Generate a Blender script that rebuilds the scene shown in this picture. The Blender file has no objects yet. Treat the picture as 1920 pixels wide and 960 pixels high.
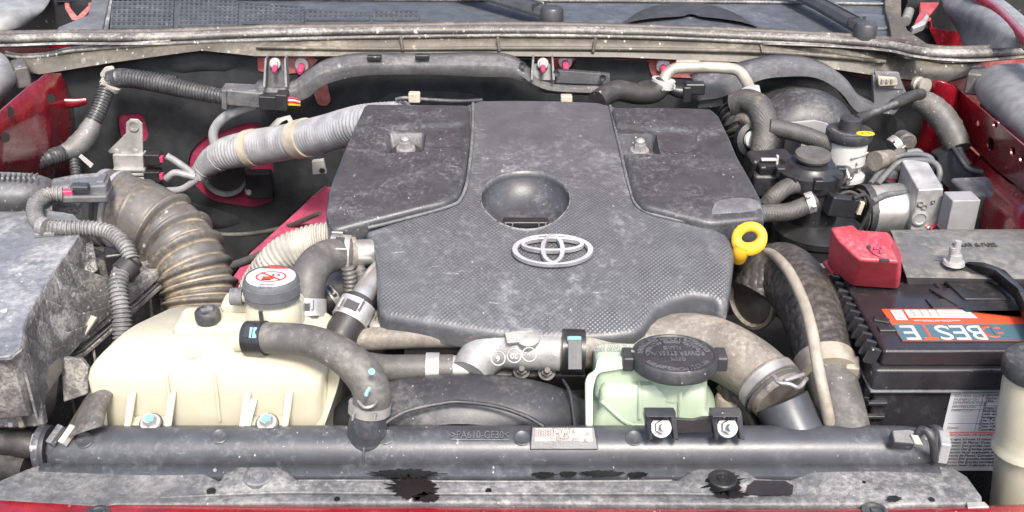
import bpy, bmesh, math, random
import numpy as np
from mathutils import Vector, Matrix, geometry
random.seed(7)
sc = bpy.context.scene
COL = sc.collection
# ---------------------------------------------------------------- camera
CAM = Vector((0.0, -0.80, 0.63)); PITCH = math.radians(28.0); FPX = 2000.0
cam_d = bpy.data.cameras.new("camera"); cam_d.sensor_width = 36.0
cam_d.lens = 36.0 * FPX / 1920.0; cam_d.clip_start = 0.02; cam_d.clip_end = 500.0
cam = bpy.data.objects.new("camera", cam_d); COL.objects.link(cam)
cam.location = CAM; cam.rotation_euler = (math.radians(90) - PITCH, 0, 0)
sc.camera = cam
# ---------------------------------------------------------------- sky and sun
SUN_EL, SUN_AZ = math.radians(52.0), math.radians(168.0)     # azimuth clockwise from +Y
world = bpy.data.worlds.new("World"); sc.world = world; world.use_nodes = True
wn = world.node_tree; wn.nodes.clear()
sky = wn.nodes.new("ShaderNodeTexSky"); sky.sky_type = 'NISHITA'; sky.sun_disc = False
sky.sun_elevation = SUN_EL; sky.sun_rotation = SUN_AZ
sky.air_density = 1.0; sky.dust_density = 4.0; sky.ozone_density = 1.0
bg = wn.nodes.new("ShaderNodeBackground"); bg.inputs[1].default_value = 0.115
wo = wn.nodes.new("ShaderNodeOutputWorld")
wn.links.new(sky.outputs[0], bg.inputs[0]); wn.links.new(bg.outputs[0], wo.inputs[0])
sun_d = bpy.data.lights.new("sun", 'SUN'); sun_d.energy = 1.5; sun_d.angle = math.radians(10)
sun_d.color = (1.0, 0.95, 0.88)
sun = bpy.data.objects.new("sun", sun_d); COL.objects.link(sun)
sdir = Vector((math.sin(SUN_AZ)*math.cos(SUN_EL), math.cos(SUN_AZ)*math.cos(SUN_EL), math.sin(SUN_EL)))
sun.rotation_euler = sdir.to_track_quat('Z', 'Y').to_euler()
sc.view_settings.view_transform = 'Standard'; sc.view_settings.look = 'None'
sc.view_settings.exposure = 1.62; sc.view_settings.gamma = 1.0
sc.view_settings.use_curve_mapping = False
sc.cycles.max_bounces = 8; sc.cycles.diffuse_bounces = 4; sc.cycles.glossy_bounces = 4
sc.cycles.use_adaptive_sampling = True; sc.cycles.adaptive_threshold = 0.015
sc.cycles.use_denoising = True
# ---------------------------------------------------------------- surveying: where a sighted point lies in the bay
_f = Vector((0, math.cos(PITCH), -math.sin(PITCH))); _u = Vector((0, math.sin(PITCH), math.cos(PITCH)))
def ray(px, py): return _f + Vector((1,0,0))*((px-960)/FPX) + _u*((480-py)/FPX)
def Z(px, py, z): r = ray(px, py); return CAM + r*((z-CAM.z)/r.z)
def Y(px, py, y): r = ray(px, py); return CAM + r*((y-CAM.y)/r.y)
def PL(px, py, p, n): r = ray(px, py); return CAM + r*((p-CAM).dot(n)/r.dot(n))
def depth(p): return (p-CAM).dot(_f)
def S(px, p): return px*depth(p)/FPX
def on(px, py, H, it=40):
    z = 0.05
    for _ in range(it):
        p = Z(px, py, z); z += 0.6*(float(H(p.x, p.y))-z)
    return Z(px, py, z)
# ---------------------------------------------------------------- materials
MATS = {}
def new_mat(name):
    m = bpy.data.materials.new(name); m.use_nodes = True; nt = m.node_tree
    b = nt.nodes["Principled BSDF"]; MATS[name] = m
    return m, nt, b
def rgb(c): return (c[0], c[1], c[2], 1.0)
def math_node(nt, op, a, b=None, clamp=False):
    n = nt.nodes.new("ShaderNodeMath"); n.operation = op; n.use_clamp = clamp
    for i, v in enumerate((a, b)):
        if v is None: continue
        if hasattr(v, 'is_linked') or hasattr(v, 'links'): nt.links.new(v, n.inputs[i])
        else: n.inputs[i].default_value = v
    return n.outputs[0]
def noise(nt, co, scale, detail=5, rough=.6, dist=0):
    n = nt.nodes.new("ShaderNodeTexNoise"); n.inputs["Scale"].default_value = scale
    n.inputs["Detail"].default_value = detail; n.inputs["Roughness"].default_value = rough
    n.inputs["Distortion"].default_value = dist
    nt.links.new(co, n.inputs["Vector"]); return n.outputs[0]
def ramp(nt, v, a, b):
    n = nt.nodes.new("ShaderNodeMapRange"); n.inputs[1].default_value = a; n.inputs[2].default_value = b
    n.interpolation_type = 'SMOOTHSTEP'; nt.links.new(v, n.inputs[0]); return n.outputs[0]
def mixc(nt, f, a, b):
    n = nt.nodes.new("ShaderNodeMix"); n.data_type = 'RGBA'
    nt.links.new(f, n.inputs[0])
    for i, v in ((6, a), (7, b)):
        if hasattr(v, 'links'): nt.links.new(v, n.inputs[i])
        else: n.inputs[i].default_value = rgb(v)
    return n.outputs[2]
def dirty(name, base, rough=.5, metal=0.0, dust=.4, dust_col=(.20,.18,.155), dust_scale=11., up=.6,
          specks=0., speck_scale=110., speck_col=(.62,.6,.56), bump=.15, bump_scale=500., coat=0., weave=None, sss=0.,
          spec=.5, var=.25, edge=0., edge_col=(.42,.42,.42), crease=0., film=None, scratch=0., weave_y=None, scales=None):
    m, nt, b = new_mat(name); L = nt.links.new
    tc = nt.nodes.new("ShaderNodeTexCoord"); co = tc.outputs["Object"]
    geo = nt.nodes.new("ShaderNodeNewGeometry")
    sep = nt.nodes.new("ShaderNodeSeparateXYZ"); L(geo.outputs["Normal"], sep.inputs[0])
    upf = ramp(nt, sep.outputs[2], -.3, .9)
    n1 = noise(nt, co, dust_scale, 6, .7, .8); n2 = noise(nt, co, dust_scale*13, 5, .75)
    d = math_node(nt, 'ADD', math_node(nt, 'MULTIPLY', n1, .52), math_node(nt, 'MULTIPLY', n2, .48))
    d = ramp(nt, d, .565-.25*dust, .785-.20*dust)
    nb_ = noise(nt, co, dust_scale*.38, 3, .6, .5)
    d = math_node(nt, 'MULTIPLY', d, math_node(nt, 'ADD', math_node(nt, 'MULTIPLY', ramp(nt, nb_, .34, .66), .85), .35), True)
    fl_ = (.30*dust if film is None else film)*.55
    uf = math_node(nt, 'ADD', math_node(nt, 'MULTIPLY', upf, up), 1-up)
    d = math_node(nt, 'MULTIPLY', d, min(1.0, .30+dust)-fl_*.5); d = math_node(nt, 'ADD', d, fl_)
    d = math_node(nt, 'MULTIPLY', d, uf, True)
    if edge or crease:
        if edge:
            e_ = math_node(nt, 'MULTIPLY', ramp(nt, geo.outputs["Pointiness"], .53, .62), edge)
            e_ = math_node(nt, 'MULTIPLY', e_, ramp(nt, n2, .3, .62))
        if crease:
            q_ = math_node(nt, 'MULTIPLY', ramp(nt, geo.outputs["Pointiness"], .492, .45), crease)
            q_ = math_node(nt, 'MULTIPLY', q_, ramp(nt, n1, .3, .6))
            d = math_node(nt, 'MAXIMUM', d, q_)
    if scratch:
        mps = nt.nodes.new("ShaderNodeMapping"); mps.inputs["Scale"].default_value = (1, 7, 3); mps.inputs["Rotation"].default_value = (0, 0, .35); L(co, mps.inputs[0])
        sn_ = ramp(nt, noise(nt, mps.outputs[0], 38, 3, .6, .3), .66, .72)
        d = math_node(nt, 'MAXIMUM', d, math_node(nt, 'MULTIPLY', math_node(nt, 'MULTIPLY', sn_, ramp(nt, n1, .42, .6)), scratch))
    n3 = noise(nt, co, 40, 4, .6)
    base = [x*.86 for x in base] if max(base) < .12 else base
    c0 = mixc(nt, ramp(nt, n3, .3, .7), [x*(1-var) for x in base], [min(1, x*(1+var)) for x in base])
    c = mixc(nt, d, c0, dust_col)
    if edge: c = mixc(nt, e_, c, edge_col)
    rmix = math_node(nt, 'ADD', math_node(nt, 'MULTIPLY', d, max(0, .72-rough)), rough)
    n4 = noise(nt, co, 60, 3, .6)
    rmix = math_node(nt, 'ADD', rmix, math_node(nt, 'MULTIPLY', math_node(nt, 'SUBTRACT', n4, .5), .18), True)
    if specks > 0:
        tot = None
        for sc_, th in ((speck_scale*1.1, .26), (speck_scale*3.2, .34)):
            v = nt.nodes.new("ShaderNodeTexVoronoi"); v.inputs["Scale"].default_value = sc_
            mp = nt.nodes.new("ShaderNodeMapping"); mp.inputs["Scale"].default_value = (1, .6, .8)
            w = nt.nodes.new("ShaderNodeVectorMath"); w.operation = 'ADD'
            wnz = nt.nodes.new("ShaderNodeTexNoise"); wnz.inputs["Scale"].default_value = sc_*1.7; L(co, wnz.inputs["Vector"])
            sca = nt.nodes.new("ShaderNodeVectorMath"); sca.operation = 'SCALE'; sca.inputs[3].default_value = .6/sc_
            L(wnz.outputs["Color"], sca.inputs[0]); L(co, w.inputs[0]); L(sca.outputs[0], w.inputs[1])
            L(w.outputs[0], mp.inputs[0]); L(mp.outputs[0], v.inputs["Vector"])
            sepc = nt.nodes.new("ShaderNodeSeparateColor"); L(v.outputs["Color"], sepc.inputs[0])
            size = math_node(nt, 'MULTIPLY', sepc.outputs[0], th)
            on_ = math_node(nt, 'LESS_THAN', v.outputs["Distance"], size)
            pick = math_node(nt, 'GREATER_THAN', sepc.outputs[1], 1-specks)
            s_ = math_node(nt, 'MULTIPLY', on_, pick)
            tot = s_ if tot is None else math_node(nt, 'MAXIMUM', tot, s_)
        clu = ramp(nt, noise(nt, co, 9, 3, .6), .42, .66)
        tot = math_node(nt, 'MULTIPLY', math_node(nt, 'MULTIPLY', tot, clu), .62)
        c = mixc(nt, tot, c, speck_col)
    L(c, b.inputs["Base Color"]); L(rmix, b.inputs["Roughness"])
    b.inputs["Metallic"].default_value = metal
    if metal > 0:
        L(math_node(nt, 'MULTIPLY', math_node(nt, 'SUBTRACT', 1.0, d), metal), b.inputs["Metallic"])
    b.inputs["Specular IOR Level"].default_value = spec
    b.inputs["Coat Weight"].default_value = coat; b.inputs["Coat Roughness"].default_value = .15
    if sss > 0:
        b.inputs["Subsurface Weight"].default_value = sss
        b.inputs["Subsurface Radius"].default_value = (.02, .018, .012); b.inputs["Subsurface Scale"].default_value = .6
    hgt = math_node(nt, 'MULTIPLY', noise(nt, co, bump_scale, 3, .6), 1.0)
    if weave:
        mp = nt.nodes.new("ShaderNodeMapping"); mp.inputs["Rotation"].default_value = (0, 0, math.radians(4)); L(co, mp.inputs[0])
        sx = nt.nodes.new("ShaderNodeSeparateXYZ"); L(mp.outputs[0], sx.inputs[0])
        k = 2*math.pi/weave
        a1 = math_node(nt, 'SINE', math_node(nt, 'MULTIPLY', sx.outputs[0], k))
        a2 = math_node(nt, 'SINE', math_node(nt, 'MULTIPLY', sx.outputs[1], k))
        wv = math_node(nt, 'MULTIPLY', a1, a2)
        if weave_y:
            so = nt.nodes.new("ShaderNodeSeparateXYZ"); L(co, so.inputs[0])
            wv = math_node(nt, 'MULTIPLY', wv, ramp(nt, so.outputs[1], weave_y[1], weave_y[0]))
            wv = math_node(nt, 'MULTIPLY', wv, math_node(nt, 'ADD', math_node(nt, 'MULTIPLY', ramp(nt, n1, .38, .6), -.7), 1.0))
        wv = math_node(nt, 'MULTIPLY', wv, ramp(nt, sep.outputs[2], .55, .85)) if weave_y else wv
        hgt = math_node(nt, 'ADD', math_node(nt, 'MULTIPLY', wv, 1.0), math_node(nt, 'MULTIPLY', hgt, .3))
    if scales:
        vs_ = nt.nodes.new("ShaderNodeTexVoronoi"); vs_.inputs["Scale"].default_value = scales; L(co, vs_.inputs["Vector"])
        hgt = math_node(nt, 'ADD', math_node(nt, 'MULTIPLY', vs_.outputs["Distance"], -3.0), math_node(nt, 'MULTIPLY', hgt, .3))
    bp = nt.nodes.new("ShaderNodeBump"); bp.inputs["Strength"].default_value = bump
    bp.inputs["Distance"].default_value = .0008
    L(hgt, bp.inputs["Height"]); L(bp.outputs[0], b.inputs["Normal"])
    return m
def flat(name, c, rough=.5, metal=0., emit=0):
    m, nt, b = new_mat(name); b.inputs["Base Color"].default_value = rgb(c)
    b.inputs["Roughness"].default_value = rough; b.inputs["Metallic"].default_value = metal
    return m
TAN = (.27,.225,.16); GREY = (.25,.245,.24); PALE = (.40,.39,.37)
dirty('cover', (.036,.038,.044), .34, dust=.40, dust_col=(.22,.22,.225), dust_scale=15, specks=.12, speck_scale=95, speck_col=(.42,.42,.42), bump=.25, edge=.55, crease=.3, scratch=1.0, film=.13)
dirty('cover_weave', (.045,.047,.053), .35, dust=.32, dust_col=(.27,.28,.295), dust_scale=10, specks=.03, bump=.55, weave=.0050, weave_y=(.33,.42), speck_col=(.45,.45,.45), edge=.5, crease=.3, scratch=.8, film=.30)
dirty('plastic', (.026,.028,.033), .42, dust=.42, dust_col=(.19,.185,.18), specks=.06, scratch=.3)
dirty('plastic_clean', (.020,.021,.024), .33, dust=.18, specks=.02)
dirty('plastic_grey', (.095,.10,.11), .48, dust=.5, dust_col=GREY, specks=.08)
dirty('plastic_speck', (.085,.086,.09), .48, dust=.55, dust_col=(.29,.285,.28), specks=.30, speck_scale=80)
dirty('airbox', (.032,.034,.039), .5, dust=.64, dust_col=(.46,.44,.41), dust_scale=20, specks=.5, speck_scale=70, up=.15, film=.26)
dirty('airbox_lid', (.10,.108,.122), .46, dust=.52, dust_col=(.36,.36,.36), dust_scale=9, specks=.16, speck_scale=80)
dirty('tank', (.038,.041,.049), .33, dust=.28, dust_col=(.26,.27,.285), dust_scale=10, specks=.06, scratch=.5, film=.16)
dirty('panel_grain', (.075,.078,.083), .5, dust=.58, dust_col=(.31,.305,.295), dust_scale=11, specks=.05, bump=1.0, bump_scale=300, film=.14)
dirty('rubber', (.028,.027,.027), .48, dust=.35, dust_col=(.17,.155,.135), specks=.04)
dirty('rubber_grey', (.085,.082,.08), .48, dust=.42, dust_col=(.26,.24,.21), specks=.14, speck_scale=130)
dirty('rubber_tan', (.105,.103,.103), .42, dust=.42, dust_col=(.42,.34,.23), dust_scale=15, up=.2, specks=.04, crease=1.0, film=.08)
dirty('hose_brown', (.125,.113,.098), .48, dust=.60, dust_col=(.40,.355,.29), dust_scale=15, specks=.10)
dirty('braid', (.040,.037,.036), .42, dust=.42, dust_col=(.22,.19,.155), bump=1.0, scales=115, specks=.05)
dirty('braid_fine', (.06,.058,.056), .5, dust=.40, dust_col=(.22,.20,.18), bump=.35, weave=.0035)
dirty('strap_tan', (.27,.24,.195), .5, dust=.5, dust_col=(.42,.385,.32))
dirty('insulation', (.030,.033,.036), .80, dust=.25, dust_col=(.10,.10,.098), dust_scale=5, bump=.5, bump_scale=260, spec=.25, specks=0)
dirty('seal', (.05,.046,.042), .40, dust=.6, dust_col=(.46,.44,.41), dust_scale=16, specks=.35, speck_scale=60, speck_col=(.7,.68,.64))
dirty('cowl_under', (.070,.062,.050), .5, dust=.52, dust_col=(.25,.225,.18), dust_scale=7, up=.2, specks=.30, speck_scale=60, speck_col=(.66,.63,.56))
dirty('cowl', (.07,.08,.095), .45, dust=.35, dust_col=(.24,.245,.25), specks=.04)
dirty('wiper', (.042,.043,.047), .38, dust=.3, dust_col=(.22,.22,.22))
dirty('red_paint', (.19,.005,.012), .25, dust=.26, dust_col=(.26,.12,.11), specks=.14, speck_scale=70, speck_col=(.5,.3,.3), coat=.7, bump=.03, film=.03)
dirty('red_dusty', (.30,.03,.035), .5, dust=.7, dust_col=(.42,.22,.20), up=.1, coat=.1, specks=.06)
dirty('red_pale', (.30,.02,.07), .4, dust=.40, dust_col=(.40,.22,.25), coat=.3, up=.2, dust_scale=20)
dirty('red_plastic', (.34,.026,.043), .40, dust=.45, dust_col=(.55,.22,.23), dust_scale=14, specks=.06, bump=.05, scratch=.4)
dirty('fender_grey', (.15,.155,.16), .5, dust=.5, dust_col=(.40,.395,.38), dust_scale=5, specks=.04)
dirty('cream', (.475,.452,.355), .32, dust=.24, dust_col=(.56,.48,.32), dust_scale=6, up=.0, sss=.6, bump=.03, var=.04, specks=.04, speck_col=(.3,.26,.18), film=.05)
dirty('cream_white', (.66,.63,.54), .4, dust=.3, dust_col=(.52,.47,.36), sss=.35, bump=.03, var=.04)
dirty('green_tank', (.37,.45,.345), .33, dust=.25, dust_col=(.48,.50,.32), dust_scale=6, up=.0, sss=.45, bump=.03, var=.04, film=.04)
dirty('white_plastic', (.43,.43,.42), .4, dust=.40, dust_col=(.42,.40,.36), var=.06, bump=.03)
dirty('grey_plastic', (.27,.27,.28), .45, dust=.40, dust_col=(.42,.41,.39), var=.1)
dirty('yellow', (.72,.40,.02), .42, dust=.40, dust_col=(.50,.33,.10), var=.08, bump=.06, dust_scale=30, specks=.05, speck_col=(.3,.22,.1))
dirty('steel', (.44,.435,.42), .36, metal=.7, dust=.30, dust_col=(.36,.33,.28), bump=.05)
dirty('zinc', (.40,.40,.395), .42, metal=.4, dust=.45, dust_col=(.32,.305,.28), bump=.08)
dirty('cast', (.34,.34,.335), .5, metal=.5, dust=.50, dust_col=(.30,.29,.27), bump=.55, bump_scale=700)
dirty('dull_metal', (.32,.315,.31), .48, metal=.5, dust=.45, dust_col=(.36,.34,.30), bump=.2)
dirty('pipe_tan', (.35,.325,.28), .48, metal=.4, dust=.55, dust_col=(.36,.33,.27))
dirty('convolute_white', (.36,.345,.31), .5, dust=.6, dust_col=(.38,.35,.295))
dirty('tape_grey', (.25,.255,.265), .42, dust=.42, dust_col=(.40,.395,.38), specks=.14, speck_scale=120)
dirty('tape_cream', (.40,.36,.28), .5, dust=.4, dust_col=(.42,.36,.26))
dirty('loom', (.040,.041,.045), .36, dust=.38, dust_col=(.30,.30,.30), specks=.05)
dirty('loom_dusty', (.10,.10,.102), .48, dust=.66, dust_col=(.34,.335,.32), dust_scale=30, specks=.2, speck_scale=120)
dirty('engine_dark', (.07,.068,.065), .5, metal=.2, dust=.45, dust_col=(.18,.165,.145))
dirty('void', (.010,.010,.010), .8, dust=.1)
dirty('emblem', (.38,.38,.40), .32, metal=.25, dust=.35, dust_col=(.36,.36,.37), bump=.05, up=.2)
dirty('battery', (.018,.018,.022), .28, dust=.30, dust_col=(.17,.16,.145), specks=.03, scratch=.3)
dirty('battery_top', (.020,.016,.020), .20, dust=.26, dust_col=(.20,.19,.175), dust_scale=10, specks=.02)
dirty('relay_lid', (.085,.09,.095), .48, dust=.60, dust_col=(.34,.31,.255), dust_scale=7)
dirty('black_stain', (.012,.013,.014), .16, dust=.05)
flat('label_white', (.48,.49,.51), .55); flat('label_orange', (.62,.075,.025), .4); flat('label_teal', (.06,.115,.14), .4)
flat('label_red', (.60,.03,.03), .4); flat('ink', (.03,.03,.035), .5); flat('ink_grey', (.16,.15,.145), .6)
flat('label_pink', (.42,.36,.34), .7); flat('yellow_ink', (.80,.45,.02), .4); flat('blue_ink', (.02,.13,.40), .4)
flat('wire_red', (.45,.03,.05), .4); flat('wire_white', (.6,.6,.58), .4); flat('wire_green', (.05,.30,.22), .4); flat('wire_pink', (.42,.05,.12), .4)
flat('paint_cyan', (.16,.36,.35), .5); flat('paint_blue', (.16,.34,.46), .4); flat('paint_red', (.7,.05,.05), .45)
m_, nt_, b_ = new_mat('glass'); b_.inputs["Base Color"].default_value = (.02,.025,.03,1); b_.inputs["Roughness"].default_value = .05
# ---------------------------------------------------------------- building helpers
def thing(name, label, cat, base, group=None):
    o = bpy.data.objects.new(name, None); COL.objects.link(o)
    o.empty_display_size = .02; o.location = base
    o['label'] = label; o['category'] = cat
    if group: o['group'] = group
    return o
def world_loc(o):
    return o.location + (world_loc(o.parent) if o.parent and o.type == 'EMPTY' else Vector())
ROOT_LOC = {}
def finish(name, me, mat, parent=None, label=None, smooth=True, sharp=40., bevel=0, bseg=2, subsurf=0, solid=0, kind=None, offset=-1):
    if mat is not None: me.materials.append(MATS[mat] if isinstance(mat, str) else mat)
    o = bpy.data.objects.new(name, me); COL.objects.link(o)
    if smooth:
        me.shade_smooth()
        if not bevel and not subsurf: me.set_sharp_from_angle(angle=math.radians(sharp))
    if solid:
        s = o.modifiers.new("solid", 'SOLIDIFY'); s.thickness = solid; s.offset = offset
    if bevel:
        b = o.modifiers.new("bevel", 'BEVEL'); b.width = bevel; b.segments = bseg; b.limit_method = 'ANGLE'
        b.angle_limit = math.radians(32); b.harden_normals = True
    if subsurf:
        s = o.modifiers.new("sub", 'SUBSURF'); s.levels = subsurf; s.render_levels = subsurf
    if parent is not None:
        o.parent = parent
        t = Vector(parent.location) if parent.type == 'EMPTY' else Vector()
        o.matrix_parent_inverse = Matrix.Translation(-t)
    if label: o['label'] = label
    if kind: o['kind'] = kind
    return o
def single(o, label, cat, group=None):
    o['label'] = label; o['category'] = cat
    if group: o['group'] = group
    return o
def mesh(name, verts, faces, mat, parent=None, **k):
    me = bpy.data.meshes.new(name); me.from_pydata([tuple(v) for v in verts], [], faces)
    bm = bmesh.new(); bm.from_mesh(me); bmesh.ops.recalc_face_normals(bm, faces=bm.faces); bm.to_mesh(me); bm.free()
    me.update(); return finish(name, me, mat, parent, **k)
def bmobj(name, bm, mat, parent=None, recalc=True, **k):
    if recalc: bmesh.ops.recalc_face_normals(bm, faces=bm.faces)
    me = bpy.data.meshes.new(name); bm.to_mesh(me); bm.free(); return finish(name, me, mat, parent, **k)
def catmull(pts, n=8):
    pts = [Vector(p) for p in pts]; out = []
    ext = [pts[0]*2-pts[1]] + pts + [pts[-1]*2-pts[-2]]
    for i in range(len(pts)-1):
        p0, p1, p2, p3 = ext[i:i+4]
        for k in range(n):
            t = k/n
            out.append(.5*((2*p1)+(p2-p0)*t+(2*p0-5*p1+4*p2-p3)*t*t+(3*p1-p0-3*p2+p3)*t**3))
    out.append(pts[-1]); return out
def resample(path, rad, step):
    """even steps along a polyline, radius interpolated"""
    ds = [0]
    for a, b in zip(path, path[1:]): ds.append(ds[-1]+(b-a).length)
    n = max(2, int(ds[-1]/step)); out, rr = [], []
    j = 0
    for i in range(n+1):
        s = ds[-1]*i/n
        while j < len(ds)-2 and ds[j+1] < s: j += 1
        t = (s-ds[j])/max(1e-9, ds[j+1]-ds[j])
        out.append(path[j].lerp(path[j+1], t)); rr.append(rad[j]*(1-t)+rad[j+1]*t)
    return out, rr, ds[-1]
def frames(path):
    T = []
    for i in range(len(path)):
        a = path[max(0, i-1)]; b = path[min(len(path)-1, i+1)]
        T.append((b-a).normalized())
    ref = Vector((0,0,1)) if abs(T[0].z) < .9 else Vector((0,1,0))
    N = [(ref - T[0]*ref.dot(T[0])).normalized()]
    for i in range(1, len(T)):
        n = N[-1] - T[i]*N[-1].dot(T[i]); N.append(n.normalized())
    return T, N
def tube_mesh(path, rad, seg=16, caps=True, sq=(1., 1.)):
    T, N = frames(path); vs, fs = [], []
    for i, p in enumerate(path):
        B = T[i].cross(N[i])
        for k in range(seg):
            a = 2*math.pi*k/seg
            vs.append(p + (N[i]*math.cos(a)*sq[0] + B*math.sin(a)*sq[1])*rad[i])
    for i in range(len(path)-1):
        for k in range(seg):
            k2 = (k+1) % seg
            fs.append((i*seg+k, i*seg+k2, (i+1)*seg+k2, (i+1)*seg+k))
    if caps:
        fs.append(tuple(range(seg-1, -1, -1))); fs.append(tuple((len(path)-1)*seg+k for k in range(seg)))
    return vs, fs
def tube(name, pts, r, mat, parent=None, seg=16, n=8, cor=None, straight=False, step=None, sq=(1,1), wob=0., **k):
    """pipe through points; cor=(pitch, depth) makes it corrugated; r may be a list, one per point"""
    pts = [Vector(p) for p in pts]
    rl = list(r) if isinstance(r, (list, tuple)) else [r]*len(pts)
    if straight: path, rad = pts, rl
    else:
        path = catmull(pts, n); rad = []
        for i in range(len(pts)-1):
            for j in range(n): rad.append(rl[i]+(rl[i+1]-rl[i])*j/n)
        rad.append(rl[-1])
    if cor:
        path, rad, Ln = resample(path, rad, cor[0]/4)
        rad = [rr + (cor[1]*.5 if i % 4 in (1, 2) else -cor[1]*.5) for i, rr in enumerate(rad)]
    elif step:
        path, rad, Ln = resample(path, rad, step)
    if wob:
        rad = [rr*(1+random.uniform(-wob, wob)) for rr in rad]
    vs, fs = tube_mesh(path, rad, seg, True, sq)
    return mesh(name, vs, fs, mat, parent, **{'sharp': 50, **k})
def lathe(name, prof, c, mat, parent=None, axis=(0,0,1), seg=32, **k):
    """prof = [(radius, height)]; turned about axis through c"""
    ax = Vector(axis).normalized(); q = ax.to_track_quat('Z', 'Y'); c = Vector(c)
    vs, fs = [], []; rows = []
    for (r, h) in prof:
        if r < 1e-6: rows.append([len(vs)]); vs.append(c + q @ Vector((0, 0, h)))
        else:
            rows.append(list(range(len(vs), len(vs)+seg)))
            for i in range(seg):
                a = 2*math.pi*i/seg; vs.append(c + q @ Vector((r*math.cos(a), r*math.sin(a), h)))
    for a, b in zip(rows, rows[1:]):
        if len(a) == 1 and len(b) == 1: continue
        for i in range(seg):
            j = (i+1) % seg
            if len(a) == 1: fs.append((a[0], b[i], b[j]))
            elif len(b) == 1: fs.append((a[i], b[0], a[j]))
            else: fs.append((a[i], a[j], b[j], b[i]))
    if len(rows[0]) > 1: fs.append(tuple(rows[0]))
    if len(rows[-1]) > 1: fs.append(tuple(rows[-1]))
    return mesh(name, vs, fs, mat, parent, **k)
def slab(name, outline, off, mat, parent=None, holes=(), **k):
    """flat outline of 3-D points (with holes) given thickness along off"""
    bm = bmesh.new(); off = Vector(off); ed = []
    for loop in [outline]+list(holes):
        vs = [bm.verts.new(Vector(p)) for p in loop]
        for a, b in zip(vs, vs[1:]+vs[:1]): ed.append(bm.edges.new((a, b)))
    if holes:
        bmesh.ops.triangle_fill(bm, use_beauty=True, use_dissolve=False, edges=ed)
    else: bm.faces.new([v for v in bm.verts])
    r = bmesh.ops.extrude_face_region(bm, geom=list(bm.faces))
    bmesh.ops.translate(bm, vec=off, verts=[v for v in r['geom'] if isinstance(v, bmesh.types.BMVert)])
    return bmobj(name, bm, mat, parent, **k)
def loft(name, rows, mat, parent=None, closed=False, caps=False, **k):
    vs, fs = [], []; n = len(rows[0])
    for r in rows: vs += [Vector(p) for p in r]
    for i in range(len(rows)-1):
        for j in range(n if closed else n-1):
            j2 = (j+1) % n
            fs.append((i*n+j, i*n+j2, (i+1)*n+j2, (i+1)*n+j))
    if caps:
        fs.append(tuple(range(n))); fs.append(tuple((len(rows)-1)*n+j for j in range(n)))
    return mesh(name, vs, fs, mat, parent, **k)
def box(name, c, size, mat, parent=None, rot=None, bevel=.002, taper=1.0, **k):
    """bevelled box; rot = 3x3 or euler tuple; taper scales the top"""
    c = Vector(c); sx, sy, sz = [s/2 for s in size]
    M = rot if isinstance(rot, Matrix) else (Matrix.Identity(3) if rot is None else
        Matrix.Rotation(rot[2], 3, 'Z') @ Matrix.Rotation(rot[1], 3, 'Y') @ Matrix.Rotation(rot[0], 3, 'X'))
    vs = []
    for z, t in ((-sz, 1), (sz, taper)):
        for x, y in ((-sx,-sy),(sx,-sy),(sx,sy),(-sx,sy)): vs.append(c + M @ Vector((x*t, y*t, z)))
    fs = [(3,2,1,0),(4,5,6,7),(0,1,5,4),(1,2,6,5),(2,3,7,6),(3,0,4,7)]
    return mesh(name, vs, fs, mat, parent, bevel=bevel, **k)
def axes(zdir, xdir=(1,0,0)):
    z = Vector(zdir).normalized(); x = Vector(xdir); x = (x - z*x.dot(z)).normalized(); y = z.cross(x)
    return Matrix((x, y, z)).transposed()
_bolt_me = {}
def bolt(parent, c, axis, r, mat='zinc', name='bolt', flange=True, stud=0.):
    key = (flange, stud > 0)
    if key not in _bolt_me:
        bm = bmesh.new()
        if flange: bmesh.ops.create_cone(bm, cap_ends=True, segments=20, radius1=1.0, radius2=.92, depth=.28, matrix=Matrix.Translation((0,0,.14)))
        bmesh.ops.create_cone(bm, cap_ends=True, segments=6, radius1=.66, radius2=.60, depth=.7, matrix=Matrix.Translation((0,0,.6)))
        if stud > 0: bmesh.ops.create_cone(bm, cap_ends=True, segments=12, radius1=.34, radius2=.30, depth=1.4, matrix=Matrix.Translation((0,0,1.6)))
        me = bpy.data.meshes.new('bolt'); bm.to_mesh(me); bm.free(); me.materials.append(None); _bolt_me[key] = me
    me = _bolt_me[key]; o = bpy.data.objects.new(name, me); COL.objects.link(o)
    o.material_slots[0].link = 'OBJECT'; o.material_slots[0].material = MATS[mat]
    q = Vector(axis).normalized().to_track_quat('Z', 'Y')
    M = Matrix.Translation(c) @ q.to_matrix().to_4x4() @ Matrix.Scale(r, 4)
    if parent is not None:
        o.parent = parent; t = Vector(parent.location) if parent.type == 'EMPTY' else Vector()
        o.matrix_parent_inverse = Matrix.Translation(-t)
    o.matrix_basis = M
    return o
def lettering(parent, body, c, xdir, ydir, size, mat, ext=.0004, name='lettering', align='CENTER', fit=None):
    cu = bpy.data.curves.new('t', 'FONT'); cu.body = body; cu.size = size; cu.extrude = ext
    cu.align_x = align; cu.align_y = 'CENTER'; cu.resolution_u = 3
    o = bpy.data.objects.new('t', cu)
    me = bpy.data.meshes.new_from_object(o); bpy.data.objects.remove(o); bpy.data.curves.remove(cu)
    x = Vector(xdir).normalized(); y = Vector(ydir); y = (y - x*y.dot(x)).normalized(); z = x.cross(y)
    if fit:
        w = max(v.co.x for v in me.vertices)-min(v.co.x for v in me.vertices); s = fit/w
        for v in me.vertices: v.co.x *= s
    for v in me.vertices:
        v.co = Vector(c) + x*v.co.x + y*v.co.y + z*v.co.z
    me.name = name
    return finish(name, me, mat, parent, smooth=False)
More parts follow.
